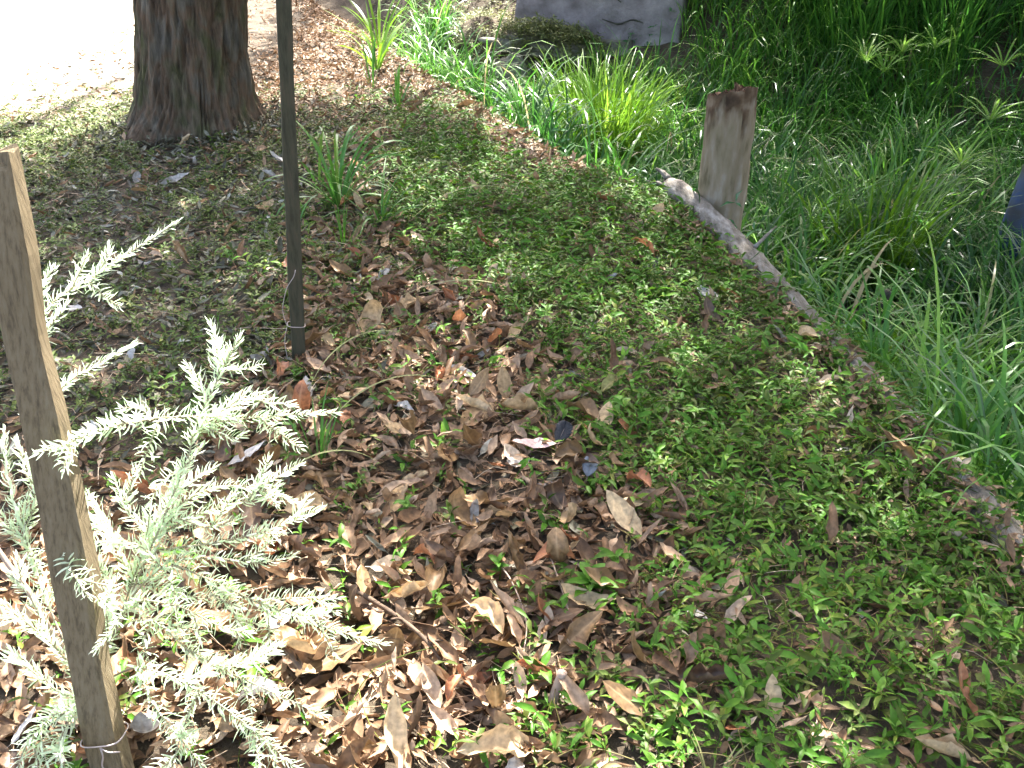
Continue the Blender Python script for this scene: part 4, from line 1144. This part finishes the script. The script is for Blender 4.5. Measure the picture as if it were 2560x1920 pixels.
def drop_leaf(x, y, form, j, col, size, yaw, rx, ry, label, group=None, lift=.004):
    me, v = leaf_mesh(form, j, col)
    o = bpy.data.objects.new("fallen_leaf", me)
    Rm = Matrix.Rotation(yaw, 3, 'Z') @ Matrix.Rotation(rx, 3, 'X') @ Matrix.Rotation(ry, 3, 'Y')
    w = v @ np.array(Rm).T * size
    ctr = w.mean(0)
    o.rotation_euler = Rm.to_euler()
    o.scale = (size,) * 3
    o.location = (x - ctr[0], y - ctr[1], float(height(x, y)) + lift - np.percentile(w[:, 2], 8))
    link(o)
    return tag(o, label, "leaf", group)
# the ones that stand out
drop_leaf(.025, 2.45, "folded", 2, "tan", 1.55, 2.3, .35, .1, "big light tan folded leaf in the middle of the bank above the dark feather", lift=.03)
drop_leaf(.065, 2.28, "flat", 2, "pinkish", 1.25, 1.75, .12, .1, "pale pinkish ragged leaf lying flat against the dark feather", lift=.03)
drop_leaf(-.022, 2.60, "flat", 1, "tan", 1.05, .3, 1.0, .1, "pale leaf standing on edge above the big folded tan leaf", lift=.01)
drop_leaf(.20, 2.47, "cupped", 1, "brown", 1.6, -2.3, .3, -.2, "large smooth brown leaf just right of the dark feather, toward the log", lift=.02)
drop_leaf(-.10, 2.48, "folded", 1, "tan", 1.3, 1.2, .2, .3, "wide tan leaf left of the big folded one, edge raised", lift=.02)
drop_leaf(-.06, 2.02, "twisted", 1, "brown", 1.3, 1.9, .1, .3, "long twisted brown leaf pointing at the litter's centre", lift=.03)
drop_leaf(-.02, 1.97, "flat", 0, "tan", 1.05, .1, -.9, .1, "smooth yellowish tan leaf propped upright in the litter's centre", lift=.0)
drop_leaf(-.09, 1.98, "curled", 0, "grey", .8, .4, .8, .3, "small silvery grey-green leaf beside the propped tan leaf", lift=.005)
drop_leaf(.10, 1.80, "cupped", 2, "rust-red", 1.25, 1.6, .25, .2, "reddish brown leaf with lifted rim near the glossy weeds", lift=.03)
drop_leaf(.01, 1.80, "folded", 0, "brown", 1.2, .5, .8, .2, "pointed brown leaf standing up left of the reddish one", lift=.0)
drop_leaf(.09, 1.63, "curled", 1, "rust-red", 1.3, 1.6, .2, .1, "long orange-brown leaf lying crosswise below the glossy weed", lift=.01)
drop_leaf(-.03, 1.52, "flat", 2, "brown", 1.5, 2.9, .7, .0, "broad smooth brown leaf leaning upright in the lower litter", lift=.0)
drop_leaf(-.03, 1.36, "folded", 1, "brown", 1.45, 3.1, 1.1, .1, "narrow dark upright leaf by the short pale stub", lift=-.01)
drop_leaf(-.02, 1.26, "cupped", 0, "tan", 1.7, 1.9, .5, -.3, "boat-shaped tan leaf with bright rim at the bottom of the picture", lift=.01)
drop_leaf(-.21, 1.28, "twisted", 0, "tan", 1.4, .25, .7, .4, "bleached pale curled leaf upright in full sun at the bottom of the picture", lift=.01)
drop_leaf(-.40, 1.53, "folded", 2, "tan", 1.35, 1.8, .3, .2, "bright sun-bleached leaf below the rosemary's long branch", lift=.02)
drop_leaf(.14, 1.56, "twisted", 2, "brown", 1.2, -.9, .3, .5, "curled purplish brown leaf below the glossy weeds, toward the log", lift=.02)
drop_leaf(.37, 1.42, "folded", 0, "dark brown", 1.5, -1.9, .3, .2, "large dark folded leaf among green plants in the lower corner", lift=.02)
drop_leaf(.50, 1.37, "flat", 0, "tan", .95, .1, .9, .1, "orange-tan oval leaf standing on edge in the lower green cover", lift=.0)
drop_leaf(.42, 1.32, "flat", 1, "rust-red", .85, 2.5, .5, .5, "small triangular orange leaf tip showing in the lower green cover", lift=.0)
drop_leaf(.86, 1.36, "twisted", 0, "rust-red", 1.1, .4, .7, .6, "lone curled reddish leaf in the green corner farthest from the rosemary", lift=.02)
drop_leaf(-.66, 2.90, "twisted", 1, "brown", 1.7, -1.2, .15, .1, "long arched brown leaf lying across the thin stake's foot", lift=.03)
drop_leaf(-.48, 3.05, "curled", 2, "tan", 1.6, -.5, .4, .3, "large curled pale brown leaf right of the thin stake", lift=.03)
drop_leaf(-.85, 3.60, "curled", 1, "rust-red", 1.4, -.6, .3, .2, "hooked reddish leaf left of the thin stake", lift=.03)
drop_leaf(-.10, 3.85, "curled", 0, "rust-red", 1.5, 1.4, .3, .2, "curled reddish leaf at the edge of the green cover, mid-bank", lift=.03)
drop_leaf(.30, 2.63, "cupped", 0, "olive", 1.1, -.9, .4, .2, "yellow-green fallen leaf among the creeping plants", lift=.03)
drop_leaf(-.62, 2.62, "flat", 0, "grey", .9, .2, .5, .1, "pale grey leaf tilted beneath the thin stake's dead leaves", lift=.0)
# the rest of the drift, told apart by colour, form, size and where they lie
def zone_name(x, y):
    if y > 5.6: return "on the litter slope beside the tree trunk"
    if edge_s(x, y) > -.22 and y > 4.0: return "on the bank edge beyond the log"
    if cover_zone(np.array(x), np.array(y)) > .5:
        return "among the cover near the log" if x > .55 else ("in the green cover of the lower bank" if y < 2.3 else "in the green cover of the upper bank")
    if x < -.9 and y > 2.2: return "in the grey shade before the tree"
    if y > 3.4: return "in the drift behind the thin stake"
    if y > 2.55: return "in the drift right of the thin stake"
    if x < -.42: return "under the rosemary bush"
    if y > 1.95: return "in the middle of the leaf drift"
    if y > 1.55: return "in the drift beside the dark stick"
    return "in the sunlit litter at the bottom"
cand = []
tries = 0
while len(cand) < 262 and tries < 20000:
    tries += 1
    y_ = 1.1 + 5.2 * random.random() ** 1.5
    x_ = random.uniform(-1.9, 1.1)
    if not in_view(np.array(x_), np.array(y_), -.02) or edge_s(x_, y_) > -.05: continue
    cz = float(cover_zone(np.array(x_), np.array(y_)))
    p = 1.0 - .80 * cz
    if x_ < -.85 and y_ > 2.1: p = .16
    if random.random() > p: continue
    if any((x_ - a) ** 2 + (y_ - c) ** 2 < .042 ** 2 for a, c in cand): continue
    cand.append((x_, y_))
drift = []
for (x_, y_) in cand:
    form = random.choice(list(FORMS))
    zn = zone_name(x_, y_)
    wts = (3, 5, 2, 3, 1) if x_ > -.85 or y_ < 2.2 else (1, 2, 1, 1, 3)
    col = random.choices(["tan", "brown", "rust-red", "dark brown", "grey"], wts)[0]
    size = random.choice((.68, .85, 1.0, 1.15, 1.4))
    word = "small" if size < .7 else ("large" if size > 1.3 else "mid-sized")
    drift.append([x_, y_, form, zn, col, size, f"{word} {form} {col} dead leaf {zn}"])
by_label = {}
for d in drift: by_label.setdefault(d[6], []).append(d)
ORD = ["leftmost", "second from left", "third from left", "fourth from left", "fifth from left", "sixth from left", "seventh from left"]
for lab, ds in by_label.items():
    if len(ds) > 1:
        ds.sort(key=lambda d: d[0] / (.8746 * d[1] + .727))
        for q, d in enumerate(ds):
            d[6] = lab + ", " + ("rightmost" if q == len(ds) - 1 else ORD[q])
for (x_, y_, form, zn, col, size, lab) in drift:
    drop_leaf(x_, y_, form, random.randrange(3), col, size, random.uniform(0, 6.283), random.gauss(.1, .4), random.gauss(0, .35), lab, "fallen leaves " + zn, random.uniform(.004, .035))

# ------------------------------------------------------------------ sticks, stub, feathers
def stick(pts, r0, r1, label, matk="twig", side=None):
    e = empty("fallen_twig", (*pts[0][:2], float(height(*pts[0][:2]))), label, "twig")
    P = np.array([(x, y, float(height(x, y)) + z) for x, y, z in pts]) - np.array(e.location)
    v, t = tube(smooth_path(P, 26), np.linspace(r0, r1, 26), 8, True, .12, 5)
    obj("twig_stem", mesh_from("twig_stem", v, t), M[matk], e)
    for (f, d) in (side or []):
        q = smooth_path(P, 26)[int(f * 25)]
        v, t = tube(smooth_path([q, q + np.array(d) * .5 + np.array((0, 0, .004)), q + np.array(d)], 8), np.linspace(r1, r1 * .5, 8), 6)
        obj("side_shoot", mesh_from("side_shoot", v, t), M[matk], e)
stick([(-.37, 1.73, .03), (-.25, 1.62, .045), (-.18, 1.54, .04), (-.13, 1.47, .02)], .006, .0035, "dark stick lying slantwise through the leaf litter beside the rosemary tip", side=[(.55, (-.02, -.03, .03)), (.8, (.03, -.01, .02))])
stick([(-.03, 1.80, .02), (.0, 1.70, .05), (.03, 1.60, .03), (.02, 1.48, .03)], .002, .0012, "thin reddish stem curving down over the leaves at the litter's centre", "pale_twig")
stick([(.08, 1.86, .03), (.10, 1.72, .05), (.13, 1.58, .04)], .002, .0012, "thin pale stalk slanting below the reddish lifted leaf", "pale_twig")
stick([(-.20, 2.02, .02), (-.08, 2.06, .035), (.05, 2.05, .03)], .002, .0012, "fine brown stalk across the middle of the drift", "twig")
stick([(-1.15, 2.28, .02), (-1.02, 2.42, .04), (-.92, 2.5, .03)], .0025, .0012, "dark thin twig in the shade above the rosemary, near the wide stake", "twig")
stick([(-1.15, 2.98, .01), (-1.0, 3.02, .02), (-.88, 3.05, .02)], .003, .002, "straight pale stick on the grey ground left of the thin stake", "pale_twig")
stick([(1.30, 3.95, -.1), (1.42, 4.0, .1), (1.5, 4.1, .12)], .012, .008, "short dead branch poking from the hollow beside the log", "twig")
stub = empty("twig_stub", (.085, 1.40, float(height(.085, 1.40))), "short pale pinkish stub of branch standing up from the lower litter", "twig")
v, t = tube(smooth_path([(-.012, -.01, -.01), (.0, 0, .04), (.012, .004, .085)], 10), np.linspace(.010, .009, 10), 12, True, .06, 3)
obj("stub_bark", mesh_from("stub_bark", v, t), M["pale_twig"], stub)

def feather(loc, L, W, yaw, rx, matk, label):
    e = empty("feather", (*loc, float(height(*loc)) + .03), label, "feather")
    e.rotation_euler = (rx, .1, yaw)
    v, t = tube(smooth_path([(0, -L * .3, 0), (0, L * .3, .004), (.004, L, .012)], 14), np.linspace(.0011, .0004, 14), 5)
    obj("quill", mesh_from("quill", v, t), M["pale_twig"], e)
    for s_ in (-1, 1):
        ns = 26
        tt = np.linspace(0.02, 1, ns)
        w = W * np.sin(np.pi * tt ** .8) ** .6 * (.9 + .2 * RNG.random(ns))
        a = np.stack([0 * tt, tt * L, .004 + .008 * tt ** 2], -1)
        m_ = np.stack([s_ * w * .5, tt * L + w * .25, .010 + .008 * tt ** 2 + 0 * tt], -1)
        c = np.stack([s_ * w, tt * L + w * .6, .006 + .008 * tt ** 2 + RNG.normal(0, .0015, ns)], -1)
        V = np.stack([a, m_, c], 1).reshape(-1, 3)
        obj("vane", mesh_from("vane", V, grid_tris(ns, 3)), M[matk], e)
feather((.125, 2.30), .065, .026, -.5, .75, "feather_dark", "dark charcoal feather tuft standing by the pinkish leaf at mid-bank")
feather((.195, 2.14), .055, .020, -.25, .7, "feather_grey", "pale grey feather at the border of the green cover")
